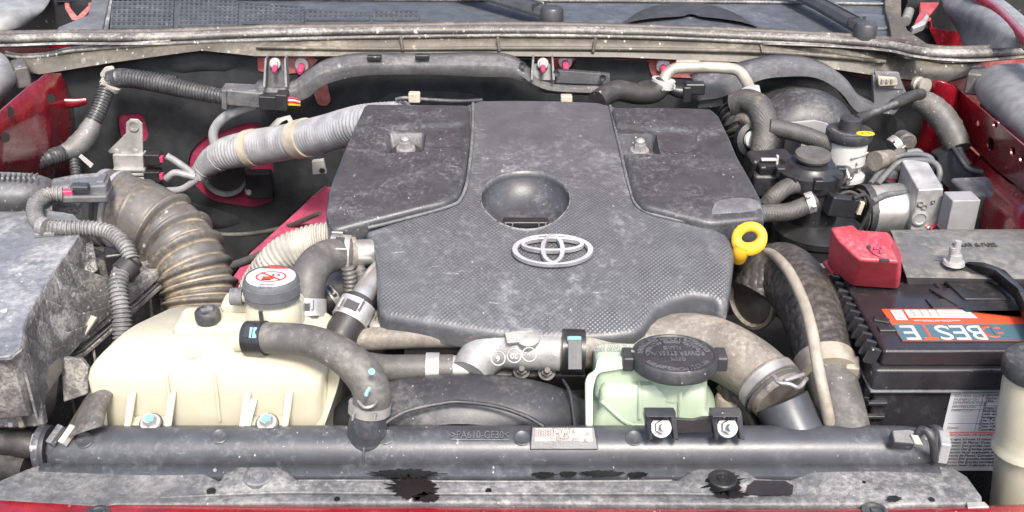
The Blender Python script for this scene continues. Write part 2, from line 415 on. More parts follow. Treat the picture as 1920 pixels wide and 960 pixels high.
def seg_dist(x, y, poly, closed=True):
    """distance from points to a polyline, numpy"""
    P_ = np.array([(p[0], p[1]) for p in poly]); Q_ = np.roll(P_, -1, 0)
    if not closed: P_, Q_ = P_[:-1], Q_[:-1]
    best = np.full(x.shape, 1e9)
    for a, b in zip(P_, Q_):
        d = b-a; L2 = max(1e-12, d@d); t = np.clip(((x-a[0])*d[0]+(y-a[1])*d[1])/L2, 0, 1)
        best = np.minimum(best, np.hypot(x-a[0]-t*d[0], y-a[1]-t*d[1]))
    return best
def inside(x, y, poly):
    c = np.zeros(x.shape, bool); n = len(poly)
    for i in range(n):
        x1, y1 = poly[i][0], poly[i][1]; x2, y2 = poly[(i+1) % n][0], poly[(i+1) % n][1]
        if y1 == y2: continue
        cond = ((y1 > y) != (y2 > y)) & (x < (x2-x1)*(y-y1)/(y2-y1)+x1); c ^= cond
    return c
def smooth_poly(pts, n=6): # closed catmull in 2-D/3-D
    pts = [Vector((p[0], p[1], 0)) for p in pts]; N = len(pts); out = []
    for i in range(N):
        p0, p1, p2, p3 = (pts[(i+k-1) % N] for k in range(4))
        for k in range(n):
            t = k/n; out.append(.5*((2*p1)+(p2-p0)*t+(2*p0-5*p1+4*p2-p3)*t*t+(3*p1-p0-3*p2+p3)*t**3))
    return out
def round_poly(pts, r, n=4): # round each corner of a 2-D/3-D polygon
    pts = [Vector(p) for p in pts]; N = len(pts); out = []
    for i in range(N):
        a, b, c = pts[i-1], pts[i], pts[(i+1) % N]
        d1 = (a-b); d2 = (c-b); k = min(r, d1.length*.45, d2.length*.45)
        p, q = b+d1.normalized()*k, b+d2.normalized()*k
        for j in range(n+1):
            t = j/n; out.append(p*(1-t)**2 + b*2*t*(1-t) + q*t*t)
    return out
def height_panel(name, outline, H, mat, parent=None, step=.004, fillet=.006, skirt=.015, hole_poly=None, **k):
    """a moulded sheet: any outline in plan, height H(x,y), rounded edge and a skirt"""
    ol = []
    N = len(outline)
    for i in range(N):
        a, b = Vector(outline[i][:2]), Vector(outline[(i+1) % N][:2]); m = max(1, int((b-a).length/(step*1.2)))
        for j in range(m): ol.append(a.lerp(b, j/m))
    xs = np.array([p.x for p in ol]); ys = np.array([p.y for p in ol])
    gx, gy = np.meshgrid(np.arange(xs.min(), xs.max(), step), np.arange(ys.min(), ys.max(), step))
    gx = gx.ravel(); gy = gy.ravel(); gx = gx + (np.arange(gx.size) % 2)*1e-5
    poly = [(p.x, p.y) for p in ol]
    keep = inside(gx, gy, poly); gx, gy = gx[keep], gy[keep]
    d = seg_dist(gx, gy, poly); keep = d > (fillet*1.15+step*.45 if fillet else step*.55); gx, gy, d = gx[keep], gy[keep], d[keep]
    rings = []
    if fillet > 0:       # close rings just inside the edge keep the rounded lip clean
        area = sum(poly[i-1][0]*poly[i][1]-poly[i][0]*poly[i-1][1] for i in range(len(poly)))
        sg = 1 if area > 0 else -1
        for o_ in (.10,.28,.52,.80,1.15):
            q = []
            for i in range(len(poly)):
                t = Vector(poly[(i+1) % len(poly)])-Vector(poly[i-1]); n_ = Vector((-t.y, t.x)).normalized()*sg
                q.append(Vector(poly[i])+n_*fillet*o_)
            qx = np.array([p.x for p in q]); qy = np.array([p.y for p in q])
            ok = inside(qx, qy, poly) & (seg_dist(qx, qy, poly) > fillet*o_*.93)
            rings += [p for p, k_ in zip(q, ok) if k_]
    if hole_poly is not None:
        keep = ~inside(gx, gy, hole_poly) & (seg_dist(gx, gy, hole_poly) > step*.5); gx, gy = gx[keep], gy[keep]
    co = [Vector(p) for p in poly] + [Vector((a, b)) for a, b in zip(gx, gy)] + rings
    nb = len(poly); ed = [(i, (i+1) % nb) for i in range(nb)]
    if hole_poly is not None:
        n0 = len(co); co += [Vector(p) for p in hole_poly]; nh = len(hole_poly); ed += [(n0+i, n0+(i+1) % nh) for i in range(nh)]
    vs, es, fs, ov, _, _ = geometry.delaunay_2d_cdt(co, ed, [], 1, 1e-7)
    X = np.array([v.x for v in vs]); Y_ = np.array([v.y for v in vs])
    D = seg_dist(X, Y_, poly)
    zz = np.asarray(H(X, Y_), float)*np.ones_like(X)
    if fillet > 0:
        t = np.clip(1-D/fillet, 0, 1); zz = zz - fillet*(1-np.sqrt(np.clip(1-t*t, 0, 1)))
    if hole_poly is not None:
        cx = np.array([sum(X[i] for i in f)/len(f) for f in fs]); cy = np.array([sum(Y_[i] for i in f)/len(f) for f in fs])
        hh = inside(cx, cy, hole_poly); fs = [f for f, q in zip(fs, hh) if not q]
    bm = bmesh.new(); V = [bm.verts.new((X[i], Y_[i], zz[i])) for i in range(len(vs))]
    for f in fs:
        try: bm.faces.new([V[i] for i in f])
        except ValueError: pass
    for v in [v for v in bm.verts if not v.link_faces]: bm.verts.remove(v)
    bmesh.ops.recalc_face_normals(bm, faces=bm.faces)
    if sum(f.normal.z for f in bm.faces) < 0: bmesh.ops.reverse_faces(bm, faces=bm.faces)
    if skirt:
        be = [e for e in bm.edges if len(e.link_faces) == 1]
        r = bmesh.ops.extrude_edge_only(bm, edges=be)
        bmesh.ops.translate(bm, vec=(0, 0, -skirt), verts=[v for v in r['geom'] if isinstance(v, bmesh.types.BMVert)])
    return bmobj(name, bm, mat, parent, recalc=False, **{'sharp': 55, **k})
def arc_pts(c, rx, ry, a0, a1, n, X=Vector((1,0,0)), Yv=Vector((0,1,0))):
    return [Vector(c)+X*rx*math.cos(math.radians(a0+(a1-a0)*i/n))+Yv*ry*math.sin(math.radians(a0+(a1-a0)*i/n)) for i in range(n+1)]
def band(name, c, axis, r, w, mat, parent, th=.0016, seg=28):
    return lathe(name, [(r, -w/2), (r+th, -w/2), (r+th, w/2), (r, w/2)], c, mat, parent, axis=axis, seg=seg)
def spring_clamp(parent, c, axis, r, face, mat='zinc', w=.014, tabs=True, name='clamp', lab=None, slot=True):
    """flat spring clip: a band, and two raised ears on the side 'face'"""
    ax = Vector(axis).normalized(); b = band(name, c, ax, r, w, mat, parent)
    if lab: b['label'] = lab
    n = Vector(face); n = (n-ax*n.dot(ax)).normalized(); t = ax.cross(n)
    M = Matrix((ax, t, n)).transposed()
    if slot: box('slot', Vector(c)+n*(r+.0016), (w*.45, r*.8, .0012), 'ink', b, rot=M, bevel=0)
    if tabs:
        for s in (-1, 1):
            box('ear', Vector(c)+n*(r+.003)+t*s*r*.55+ax*s*w*.15, (w*.55, .002, .009), mat, b, rot=M, bevel=.0005)
    return b
# ================================================================= BODY SHELL
body = thing('car_body', 'red painted car body framing the engine bay: inner wings, firewall and front crossmember', 'car body', (0, .4, -.5))
# tray under the engine, closes the bay from below
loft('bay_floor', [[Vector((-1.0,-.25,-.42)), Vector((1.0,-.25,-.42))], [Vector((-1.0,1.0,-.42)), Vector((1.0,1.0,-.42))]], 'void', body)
loft('bay_side', [[Vector((-.80,-.25,-.42)), Vector((-.80,.80,-.42))], [Vector((-.80,-.25,.06)), Vector((-.80,.80,.06))]], 'red_paint', body)
loft('bay_side', [[Vector((.80,-.25,-.42)), Vector((.80,.80,-.42))], [Vector((.80,-.25,.06)), Vector((.80,.80,.06))]], 'red_paint', body)
for s_ in (-1, 1):
    loft('front_wing', [[Vector((s_*.80,y_,.06)) for y_ in (-.25,.2,.55,.80)], [Vector((s_*.86,y_,.085)) for y_ in (-.25,.2,.55,.80)], [Vector((s_*.93,y_,.06)) for y_ in (-.25,.2,.55,.80)], [Vector((s_*.97,y_,-.06)) for y_ in (-.25,.2,.55,.80)], [Vector((s_*.98,y_,-.42)) for y_ in (-.25,.2,.55,.80)]], 'red_paint', body, subsurf=1)
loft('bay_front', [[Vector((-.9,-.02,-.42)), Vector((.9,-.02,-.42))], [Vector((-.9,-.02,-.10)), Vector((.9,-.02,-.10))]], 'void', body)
loft('firewall', [[Vector((-.86,.905,-.24)), Vector((.86,.905,-.24))], [Vector((-.86,.905,-.1)), Vector((.86,.905,-.1))], [Vector((-.86,.905,.11)), Vector((.86,.905,.11))]], 'red_dusty', body)
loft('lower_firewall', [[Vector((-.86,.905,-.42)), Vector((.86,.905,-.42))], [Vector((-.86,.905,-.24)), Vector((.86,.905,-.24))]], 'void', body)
# front crossmember: a rolled red lip across the bottom of the view
rows = []
xs = [-.62+i*.04 for i in range(32)]
def lipy(x): return -.042 - .004*math.sin(x*3) + .010*min(1, abs(x)/.5)**4
for dy, z in ((.02,-.055),(.006,-.0385),(-.004,-.0350),(-.018,-.0365),(-.05,-.046),(-.09,-.07),(-.11,-.12)):
    rows.append([Vector((x, lipy(x)+dy, z)) for x in xs])
loft('crossmember', rows, 'red_paint', body, subsurf=1)
# ---- left inner wing
W = [((-60,262,.45),(-60,420,.45)), ((0,207,.55),(0,345,.55)), ((58,156,.70),(74,330,.68)), ((70,150,.715),(84,335,.69)),
     ((84,138,.75),(100,335,.75)), ((112,137,.80),(120,335,.79)), ((124,160,.82),(128,335,.80)), ((134,188,.85),(134,335,.85))]
rows = [[], [], [], []]
for (a, b) in W:
    A, B = Y(*a), Y(*b)
    for i, t in enumerate((0, .33, .66, 1)): rows[i].append(A.lerp(B, t) + Vector((.006*math.sin(t*3.1), 0, 0)))
loft('inner_wing', rows, 'red_paint', body, solid=.002)
tabr = [[Y(112,182,.80), Y(140,186,.805), Y(165,181,.81)], [Y(112,192,.795), Y(140,197,.80), Y(167,190,.805)], [Y(112,202,.80), Y(138,203,.805), Y(162,196,.81)]]
loft('wing_flange', tabr, 'red_paint', body, solid=.002, subsurf=1)
for q in ((8,207,.585),(86,183,.70),(0,255,.55)):
    p = Y(*q); lathe('wing_hole', [(.007,0),(.0055,-.002),(0,-.002)], p+Vector((.012,-.010,.002)), 'void', body, axis=(1,-.6,.2), seg=14)
# ---- right inner wing: panel with oval holes, column behind it
pa, pb = Y(1797,172,.80), Y(1925,276,.45)
nrm = (pb-pa).cross(Vector((-.18,0,1))).normalized()
def RW(px, py): return PL(px, py, pa, nrm)
def oval(cx, cy, rx, ry, f, n=14, tilt=0): 
    out = []
    for i in range(n):
        a = 2*math.pi*i/n; ex, ey = rx*math.cos(a), ry*math.sin(a)
        out.append(f(cx+ex*math.cos(tilt)-ey*math.sin(tilt), cy+ex*math.sin(tilt)+ey*math.cos(tilt)))
    return out
ol = [RW(*q) for q in ((1786,160),(1800,170),(1860,222),(1930,282),(1990,335),(1990,425),(1925,362),(1870,320),(1808,262),(1790,215))]
holes = [oval(1832,231,4,6,RW), oval(1866,233,5,7,RW), oval(1857,270,7.5,13,RW), oval(1899,284,5,9,RW), oval(1915,298,4,6,RW), oval(1952,330,8,14,RW)]
slab('inner_wing', ol, nrm*-.0025, 'red_paint', body, holes=holes)
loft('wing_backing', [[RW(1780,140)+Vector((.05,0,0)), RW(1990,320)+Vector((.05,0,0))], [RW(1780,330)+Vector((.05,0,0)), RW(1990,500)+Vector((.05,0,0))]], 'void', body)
# lower wing panel, folded back under the upper
fold = [(1808,264),(1870,322),(1925,364),(1990,428)]; low = [(1700,400),(1790,460),(1880,500),(1990,560)]
loft('inner_wing', [[RW(*q)+Vector((-.001,0,-.0015)) for q in fold], [RW(*q)+Vector((-.025,-.01,-.03)) for q in fold], [RW(*q)+Vector((-.015,0,-.34)) for q in fold]], 'red_paint', body, solid=.002)
colr = [[Y(1742,148,.80), Y(1763,146,.775), Y(1790,158,.785), Y(1800,172,.80)],
        [Y(1735,185,.81), Y(1760,180,.78), Y(1786,188,.785), Y(1797,205,.80)],
        [Y(1728,240,.83), Y(1748,240,.80), Y(1786,240,.80), Y(1805,262,.80)],
        [Y(1705,300,.84), Y(1730,310,.82), Y(1790,310,.82), Y(1840,330,.80)],
        [Y(1690,420,.84), Y(1730,430,.82), Y(1790,430,.82), Y(1850,430,.80)]]
loft('wing_column', colr, 'red_paint', body, solid=.002, subsurf=1)
bolt(body, RW(1790,188)+Vector((-.004,-.01,0)), nrm*-1 if nrm.x > 0 else nrm, .006, 'red_paint', name='weld_nut')
# front wings behind the hinge openings
rw = [[Z(1905,-60,.20), Z(1905,-30,.18), Z(1880,-10,.15)],[Z(1840,-30,.20),Z(1870,0,.195),Z(1905,45,.17)],[Z(1860,-20,.203),Z(1895,15,.20),Z(1960,90,.175)]]
tube('wing_edge', [Z(1790,-55,.17), Z(1830,-8,.17), Z(1870,22,.17), Z(1905,58,.17), Z(1960,120,.17)], .010, 'red_paint', body, seg=10)
# recess under the hinges: its shade put in as black walls, one red patch
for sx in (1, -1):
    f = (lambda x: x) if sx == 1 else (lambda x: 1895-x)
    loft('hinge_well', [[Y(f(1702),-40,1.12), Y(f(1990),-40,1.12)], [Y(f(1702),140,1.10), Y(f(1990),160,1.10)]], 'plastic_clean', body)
    slab('well_patch', [Y(f(1742),52,1.09), Y(f(1800),60,1.09), Y(f(1806),96,1.09), Y(f(1760),92,1.09)], (0,.003,0), 'red_paint', body)
# lower red chassis panel seen left of the engine
cpo = [Z(608,350,-.11), Z(650,350,-.11), Z(650,530,-.20), Z(430,530,-.20), Z(468,476,-.175)]
slab('chassis_panel', cpo, (0,.004,-.01), 'red_pale', body)
tube('chassis_bead', [Z(530,455,-.165), Z(552,432,-.165), Z(580,425,-.16), Z(615,428,-.16)], .006, 'red_pale', body, seg=8)
tube('chassis_bead', [Z(560,408,-.152), Z(588,372,-.14), Z(620,368,-.14)], .005, 'red_pale', body, seg=8)
# ---- bonnet stood open above the frame; it shades the rear of the bay
hb = [[Vector((-.74,.985,.30)), Vector((0,1.02,.31)), Vector((.74,.985,.30))], [Vector((-.72,.80,.78)), Vector((0,.82,.80)), Vector((.72,.80,.78))], [Vector((-.66,.60,1.20)), Vector((0,.58,1.24)), Vector((.66,.60,1.20))]]
loft('bonnet', hb, 'red_paint', body, solid=.02, subsurf=1)

# ================================================================= FIREWALL INSULATION
def FW(px, py): return Y(px, py, .875)
ins = thing('insulation_pad', 'matt black sound insulation pad lining the firewall behind the engine', 'insulation', FW(800,480))
win = round_poly([FW(*q) for q in ((217,214),(268,211),(279,256),(270,268),(226,268))], .012)
gro = round_poly([FW(*q) for q in ((352,318),(356,284),(382,258),(428,242),(470,228),(494,234),(484,258),(512,300),(512,380),(470,392),(396,380),(362,350))], .012)
oil = [FW(*q) for q in ((-40,105),(240,110),(330,92),(480,104),(520,112),(560,116),(640,108),(1000,112),(1022,131),(1068,134),(1082,113),(1215,118),(1222,142),(1310,146),(1318,118),(1480,115),(1620,150),(1760,180),(1760,520),(980,520),(620,520),(606,345),(470,470),(430,520),(-40,520))]
slab('pad', oil, (0,.014,0), 'insulation', ins, holes=[win, gro])
# soft swellings pressed into the pad, and the red steel showing through its cut-outs
for pts, r in ((((290,150),(340,118),(420,114),(490,130)), .03), (((230,300),(290,370),(400,410),(520,410)), .035), (((600,240),(740,205),(880,205),(960,230)), .045), (((1620,260),(1680,250),(1730,235)), .05)):
    tube('pad_swell', [FW(*q)+Vector((0,r*.78,0)) for q in pts], [r*.5]+[r]*(len(pts)-2)+[r*.5], 'insulation', ins, seg=24)
slab('red_patch', [Y(*q,.8825) for q in ((205,200),(290,200),(290,285),(205,285))], (0,.004,0), 'red_pale', body, holes=())
slab('red_patch', [Y(*q,.8825) for q in ((345,225),(520,225),(520,395),(345,395))], (0,.004,0), 'red_pale', body, holes=())
loft('pad_edge', [[Y(606,345,.86), Y(540,408,.86), Y(470,470,.86)], [Y(612,350,.87), Y(546,414,.87), Y(476,476,.87)]], 'plastic', ins, solid=.006)
# loose flap and red tongue under the wiring tray
slab('tongue', round_poly([Y(*q) for q in ((582,158,.862),(612,150,.862),(620,190,.862),(612,199,.862),(596,197,.862))], .006), (0,.004,0), 'red_dusty', ins)

# ================================================================= COWL
def cowl_py(x): # sighting line of the seal across the picture
    t = abs(x-930)/960
    return 0
cow = thing('windscreen_cowl', 'dusty black cowl panel below the windscreen with a perforated air grille', 'cowl panel', Z(960,20,.10))
top = [(175,66),(196,20),(205,-40),(700,-60),(1300,-60),(1700,-60),(1672,0),(1662,40),(1668,74),(1400,62),(960,56),(500,56)]
ol = [Z(x,y,.125) for x,y in top]
height_panel('panel', [(p.x,p.y) for p in ol], lambda x,y: .125+0*x, 'cowl', cow, step=.02, fillet=0, skirt=.01)
# raised wiper-linkage hump at the right
hp = [Z(x,y,.125) for x,y in ((1155,52),(1185,24),(1230,8),(1290,4),(1350,12),(1400,32),(1428,56))]
c0 = sum((Vector(p) for p in hp), Vector())/len(hp)
hrows = [[Vector(p)+Vector((0,0,-.002)) for p in hp], [Vector(p).lerp(c0,.1)+Vector((0,0,.006)) for p in hp], [Vector(p).lerp(c0,.45)+Vector((0,-.01,.009)) for p in hp], [Vector(p).lerp(c0,.9)+Vector((0,-.03,.006)) for p in hp]]
loft('linkage_hump', hrows, 'wiper', cow, subsurf=1)
# shallow dish at the far right
lathe('dish', [(0,.001),(.035,.001),(.042,.004),(.046,.0005)], Z(1635,42,.126), 'cowl', cow, seg=28)
tube('screen_edge', [Z(170,-4,.128), Z(500,-2,.128), Z(960,1,.128), Z(1400,4,.128), Z(1660,8,.128)], .003, 'seal', cow, seg=8)
# grille: five rows of small openings between bars, three fields
def grille(name, x0, x1, ytop0, ytop1, ybot, rows_):
    zz = .1265; vs, fs = [], []
    back = [Z(x0,ytop0,zz), Z(x1,ytop1,zz), Z(x1,ybot,zz), Z(x0,ybot,zz)]
    g = slab(name, back, (0,0,-.001), 'void', cow)
    bars = bmesh.new(); n = max(4, int((x1-x0)/9))
    def bar(a, b, w, h):
        d = (b-a).normalized(); s = d.cross(Vector((0,0,1)))*w; u = Vector((0,0,h))
        v = [bars.verts.new(p) for p in (a-s, a+s, b+s, b-s, a-s+u, a+s+u, b+s+u, b-s+u)]
        for f in ((0,1,2,3),(7,6,5,4),(0,4,5,1),(1,5,6,2),(2,6,7,3),(3,7,4,0)): bars.faces.new([v[i] for i in f])
    for i in range(n+1):
        t = i/n; x = x0+(x1-x0)*t; bar(Z(x, ytop0+(ytop1-ytop0)*t, zz), Z(x-(960-x)*.004, ybot, zz), .0017, .003)
    for j in range(rows_+1):
        t = j/rows_; a = Z(x0, ytop0+(ybot-ytop0)*t, zz); b = Z(x1, ytop1+(ybot-ytop1)*t, zz); bar(a, b, .0026, .005)
    bmobj('grille_bars', bars, 'cowl', g, smooth=False, kind='stuff')
grille('grille_field', 212, 325, 0, 0, 53, 7)
grille('grille_field', 338, 446, 1, 5, 51, 7)
grille('grille_field', 458, 570, 8, 17, 45, 5)
grille('grille_field', 578, 692, 22, 27, 38, 2)
grille('grille_field', 702, 785, 24, 24, 38, 2)
slab('trim_strip', [Z(168,64,.128), Z(192,12,.128), Z(206,-20,.128), Z(214,-20,.128), Z(204,56,.128), Z(200,64,.128)], (0,0,.004), 'seal', cow, bevel=.001)
# ---- lower cowl flange hanging below the seal
fl_t = [(20,103),(50,106),(110,101),(200,92),(320,84),(480,78),(700,72),(960,69),(1160,72),(1400,80),(1560,89),(1660,96),(1720,108),(1775,118),(1830,118),(1850,112)]
fl_b = [(60,136),(75,138),(120,131),(200,118),(300,104),(378,94),(480,104),(700,104),(960,104),(1160,106),(1400,116),(1560,128),(1660,143),(1720,150),(1775,152),(1815,140),(1840,126)]
fl_b = fl_b[:15]+[(1815,140)]
fl = thing('cowl_flange', 'brown dusty sheet flange hanging below the bonnet seal, spotted with dried splashes', 'cowl flange', Y(960,100,.85))
rows = [[Y(x, y, .872) for x,y in fl_t], [Y(a[0]*.5+b[0]*.5, a[1]*.62+b[1]*.38, .862) for a,b in zip(fl_t, fl_b)], [Y(x, y, .85) for x,y in fl_b], [Y(x, y+2, .86) for x,y in fl_b]]
loft('flange', rows, 'cowl_under', fl, solid=.002)
tube('flange_rib', [Y(x, y+.62*(yb-y), .853) for (x,y),(xb,yb) in list(zip(fl_t, fl_b))[5:12]], .0035, 'cowl_under', fl, seg=8)
for x0,y0,x1,y1 in ((751,68,755,94),(933,69,936,95),(1117,70,1112,97),(1426,84,1430,98)):
    tube('flange_seam', [Y(x0,y0,.853), Y(x1,y1,.848)], .0026, 'cowl_under', fl, seg=8, straight=True)
# ---- bonnet seal: double-lipped rubber strip along the whole cowl
sl = thing('bonnet_seal', 'peeling black rubber bonnet seal running the full width under the windscreen', 'rubber seal', Z(960,70,.13))
line = [(-60,66),(0,70),(120,68),(300,66),(480,60),(700,55),(960,53),(1200,57),(1400,64),(1560,72),(1660,80),(1710,90),(1760,97),(1830,98),(1920,92),(1990,86)]
def strip(name, dy, r, z, mat, sq=(1,1), wob=.0):
    tube(name, [Z(x, y+dy, z)+Vector((0,0,random.uniform(-wob,wob))) for x,y in line], r, mat, sl, seg=12, sq=sq, n=10)
strip('seal_bulb', 3, .0075, .132, 'seal', (1, 1.2), .001)
dirty('seal_brown', (.05,.038,.032), .5, dust=.4, dust_col=(.30,.28,.26), specks=.12, speck_scale=70)
strip('seal_back_lip', -3, .0065, .134, 'seal_brown', (1.3,.8), .0008)
strip('seal_channel', 13, .0042, .124, 'ink', (1,1))
strip('seal_lip', 15, .0035, .129, 'seal', (.6,1.3), .001)
l2 = [(10,103),(40,108),(90,105),(130,96),(200,90),(320,82),(480,76),(700,70),(960,67),(1200,70),(1400,78),(1560,86),(1660,94),(1720,106),(1775,115),(1840,113),(1920,106),(1990,98)]
tube('seal_edge', [Y(x, y, .868) for x,y in l2], .0032, 'seal', sl, seg=10, n=8)
tube('seal_edge', [Y(x, y-5, .872) for x,y in l2[:6]], .0026, 'seal', sl, seg=8, n=8)

# ================================================================= WIPERS
def wiper(p0, p1, p2, w, label, cov):
    w_ = thing('wiper_arm', label, 'wiper', Z(*p2,.135), 'windscreen wiper arms')
    a, b, c = Z(*p0,.150), Z(*p1,.150), Z(*p2,.148)
    rows = []
    for p, s in ((a, 1), (b, 1.0), (c, .95)):
        d = (c-a).normalized(); n = d.cross(Vector((0,0,1)))*w*s
        rows.append([p-n, p-n+Vector((0,0,.008)), p-n*.3+Vector((0,0,.013)), p+n*.6+Vector((0,0,.009)), p+n, p+n+Vector((0,0,-.006)), p-n+Vector((0,0,-.006))])
    loft('arm', rows, 'wiper', w_, closed=True, caps=True, bevel=.0015)
    d = (c-a).normalized()
    R = w*1.12
    pr = [(R*1.02,-.012),(R*1.02,.007),(R*.85,.012),(R*.4,.0145),(0,.015)]
    lathe('pivot_cap', pr, c+d*R*.2, 'wiper', w_, seg=28)
    e = (b-a).normalized(); n = d.cross(Vector((0,0,1)))
    box('cover_joint', c-d*R*1.4+Vector((0,0,.008)), (.002, w*1.9, .012), 'ink', w_, rot=axes((0,0,1), d), bevel=0)
    q = [a-n*w*.25+Vector((0,0,.014)), c-d*.02-n*w*.25+Vector((0,0,.014))]
    tube('highlight_ridge', q, .0016, 'plastic_grey', w_, seg=8, straight=True)
wiper((840,-28),(930,-4),(1032,26), .017, 'black wiper arm ending in a round cap at top centre of the cowl', 1)
wiper((1470,-25),(1545,12),(1620,56), .016, 'black wiper arm slanting down to the right end of the cowl', 1)

# ================================================================= HINGES, CORNERS
hr = thing('bonnet_hinge', 'red painted bonnet hinge in the right corner well, paint worn to pale metal', 'hinge', Z(1740,70,.05), 'bonnet hinges')
arm = [Z(x,y,.13) for x,y in ((1722,-30),(1775,-30),(1760,8),(1735,38),(1712,52),(1716,40),(1726,20))]
slab('hinge_arm', arm, (0,.004,-.008), 'red_plastic', hr, bevel=.0015)
slab('worn_end', [Z(x,y,.134) for x,y in ((1742,32),(1734,46),(1712,54),(1709,50),(1728,38),(1738,24))], (0,.004,-.012), 'zinc', hr, bevel=.001)
tube('hinge_rod', [Z(1741,36,.11), Z(1744,50,.09), Z(1749,64,.07)], .004, 'red_plastic', hr, seg=8)
slab('hinge_foot', [Z(x,y,.062) for x,y in ((1732,61),(1757,62),(1770,73),(1740,76))], (0,0,-.004), 'red_plastic', hr, bevel=.001)
tube('linkage', [Z(1716,-10,.12), Z(1708,12,.115), Z(1698,40,.11)], .009, 'dull_metal', hr, seg=10)
hl = thing('bonnet_hinge', 'pale red bonnet hinge strap in the left corner well beside the cowl grille', 'hinge', Z(140,25,.05), 'bonnet hinges')
slab('hinge_arm', [Z(x,y,.13) for x,y in ((116,-30),(128,-30),(130,12),(145,30),(165,10),(170,-30),(178,-30),(172,14),(150,40),(134,36),(122,16))], (0,.004,-.008), 'red_dusty', hl, bevel=.0012)
tube('hinge_rod', [Z(120,10,.11), Z(116,44,.08)], .003, 'red_paint', hl, seg=8)
for h_ in (hr, hl):      # the hinges are bolted to the body: parts of it
    h_.parent = body; h_.matrix_parent_inverse = Matrix.Translation(-body.location)
    del h_['category'], h_['group']
# windscreen rising behind the cowl
ws = thing('windscreen', 'dark curved windscreen glass just showing along the top edge behind the cowl', 'windscreen', Vector((0,1.20,.13)))
wr = []
for z_, y_ in ((.130,1.215),(.16,1.25),(.40,1.55),(.75,1.95)):
    wr.append([Vector((x, y_-.10*(x/.8)**2, z_)) for x in np.linspace(-.82,.82,15)])
loft('glass', wr, 'glass', ws, solid=.005)
loft('black_border', [[p+Vector((0,-.0035,.003)) for p in wr[0]], [p+Vector((0,-.0035,.003)) for p in wr[1]]], 'ink', ws)
# corner gussets (the channel sides of the cowl)
for nm, pts, lab in (('cowl_gusset', ((1655,-40),(1690,-40),(1690,30),(1702,56),(1742,84),(1738,92),(1700,88),(1672,76),(1668,48),(1660,20)), 'pale dusty cowl end gusset between the right wiper and the hinge well'),
                     ('cowl_gusset', ((100,62),(110,50),(165,28),(180,-40),(212,-40),(200,20),(190,64),(140,66)), 'dark dusty cowl end gusset between the hinge well and air grille')):
    g = slab(nm, [Z(x,y,.136) for x,y in pts], (0,0,-.02), 'cowl_under' if pts[0][0] > 900 else 'plastic_grey', None, bevel=.002)
    single(g, lab, 'gusset')
def corner_cover(name, rows_px, mat, label, cat, sub=2):
    rows = [[Z(x,y,z) for x,y,z in r] for r in rows_px]
    o = loft(name, rows, mat, None, solid=.004, subsurf=sub); single(o, label, cat); return o
corner_cover('wing_liner', [[(1762,-40,.15),(1830,-40,.17),(1870,-10,.175),(1960,60,.175)], [(1762,18,.13),(1800,20,.15),(1850,25,.172),(1930,75,.175)], [(1795,46,.10),(1820,50,.13),(1862,58,.165),(1930,85,.17)], [(1808,96,.10),(1835,94,.125),(1880,92,.15),(1940,90,.16)]], 'fender_grey', 'smooth grey liner inside the right wing beside the hinge', 'wing liner')
corner_cover('wing_cover', [[(1850,118,.12),(1890,116,.135),(1990,112,.14)], [(1822,150,.10),(1870,140,.135),(1990,150,.145)], [(1822,176,.09),(1880,190,.13),(1990,215,.14)], [(1852,222,.08),(1900,255,.105),(1990,320,.115)], [(1870,242,.05),(1915,280,.07),(1990,350,.08)]], 'fender_grey', 'grey dusty plastic wing cover at the right edge above the red panel', 'wing cover')
corner_cover('wing_cover', [[(-60,92,.13),(-5,92,.13),(12,98,.125)], [(-60,130,.13),(0,130,.13),(36,140,.10)], [(-60,170,.12),(-5,172,.12),(34,158,.09)], [(-60,240,.09),(-20,215,.09),(14,185,.08)]], 'fender_grey', 'grey dusty plastic wing cover at the left edge above the red panel', 'wing cover')
corner_cover('wing_liner', [[(-60,-30,.15),(40,-40,.16),(110,-40,.15)], [(-60,20,.15),(40,12,.155),(96,12,.14)], [(-60,34,.14),(30,32,.14),(66,36,.125)], [(-60,60,.12),(20,60,.12),(52,52,.11)]], 'fender_grey', 'grey liner with brown edge in the top left corner', 'wing liner')
for q, lab in (((1828,150),'dark foam block wedged at the right end of the bonnet seal'), ((40,138),'dark foam block wedged at the left end of the bonnet seal')):
    p = Z(q[0], q[1], .095); sgn = 1 if q[0] > 900 else -1
    o = box('foam_block', p, (.022,.05,.035), 'rubber_grey', None, rot=(0, .0, -.5*sgn), bevel=.004); single(o, lab, 'foam')
# ================================================================= ENGINE COVER
def Hc(x, y):   # main crown of the cover
    y = np.asarray(y, float); x = np.asarray(x, float)
    z = np.interp(y, [.09,.13,.16,.20,.25,.30,.36,.45,.565,.62], [.018,.038,.052,.069,.087,.101,.113,.128,.139,.141])
    return z - .10*np.maximum(0, np.abs(x-.035)-.06)**2
ec = thing('engine_cover', 'large black dusty plastic engine cover with silver oval emblem in the middle of the bay', 'engine cover', (0.03,.35,.02))
def hx(q): return [on(x, y, Hc) for x, y in q]
shell_px = [(868,197),(900,187),(960,186),(1040,187),(1120,190),(1160,200),(1200,300),(1300,400),(1335,424),(1362,436),(1374,452),(1378,474),(1370,545),(1364,568),(1352,570),(1332,556),(1300,552),(1262,561),(1236,574),(1222,590),(1210,610),(1190,623),(1150,629),(1080,633),(1000,632),(920,624),(850,613),(780,602),(724,592),(712,583),(706,560),(705,510),(703,470),(697,450),(684,432),(720,420),(840,370),(862,300)]
shell = [(p.x, p.y) for p in hx(shell_px)]
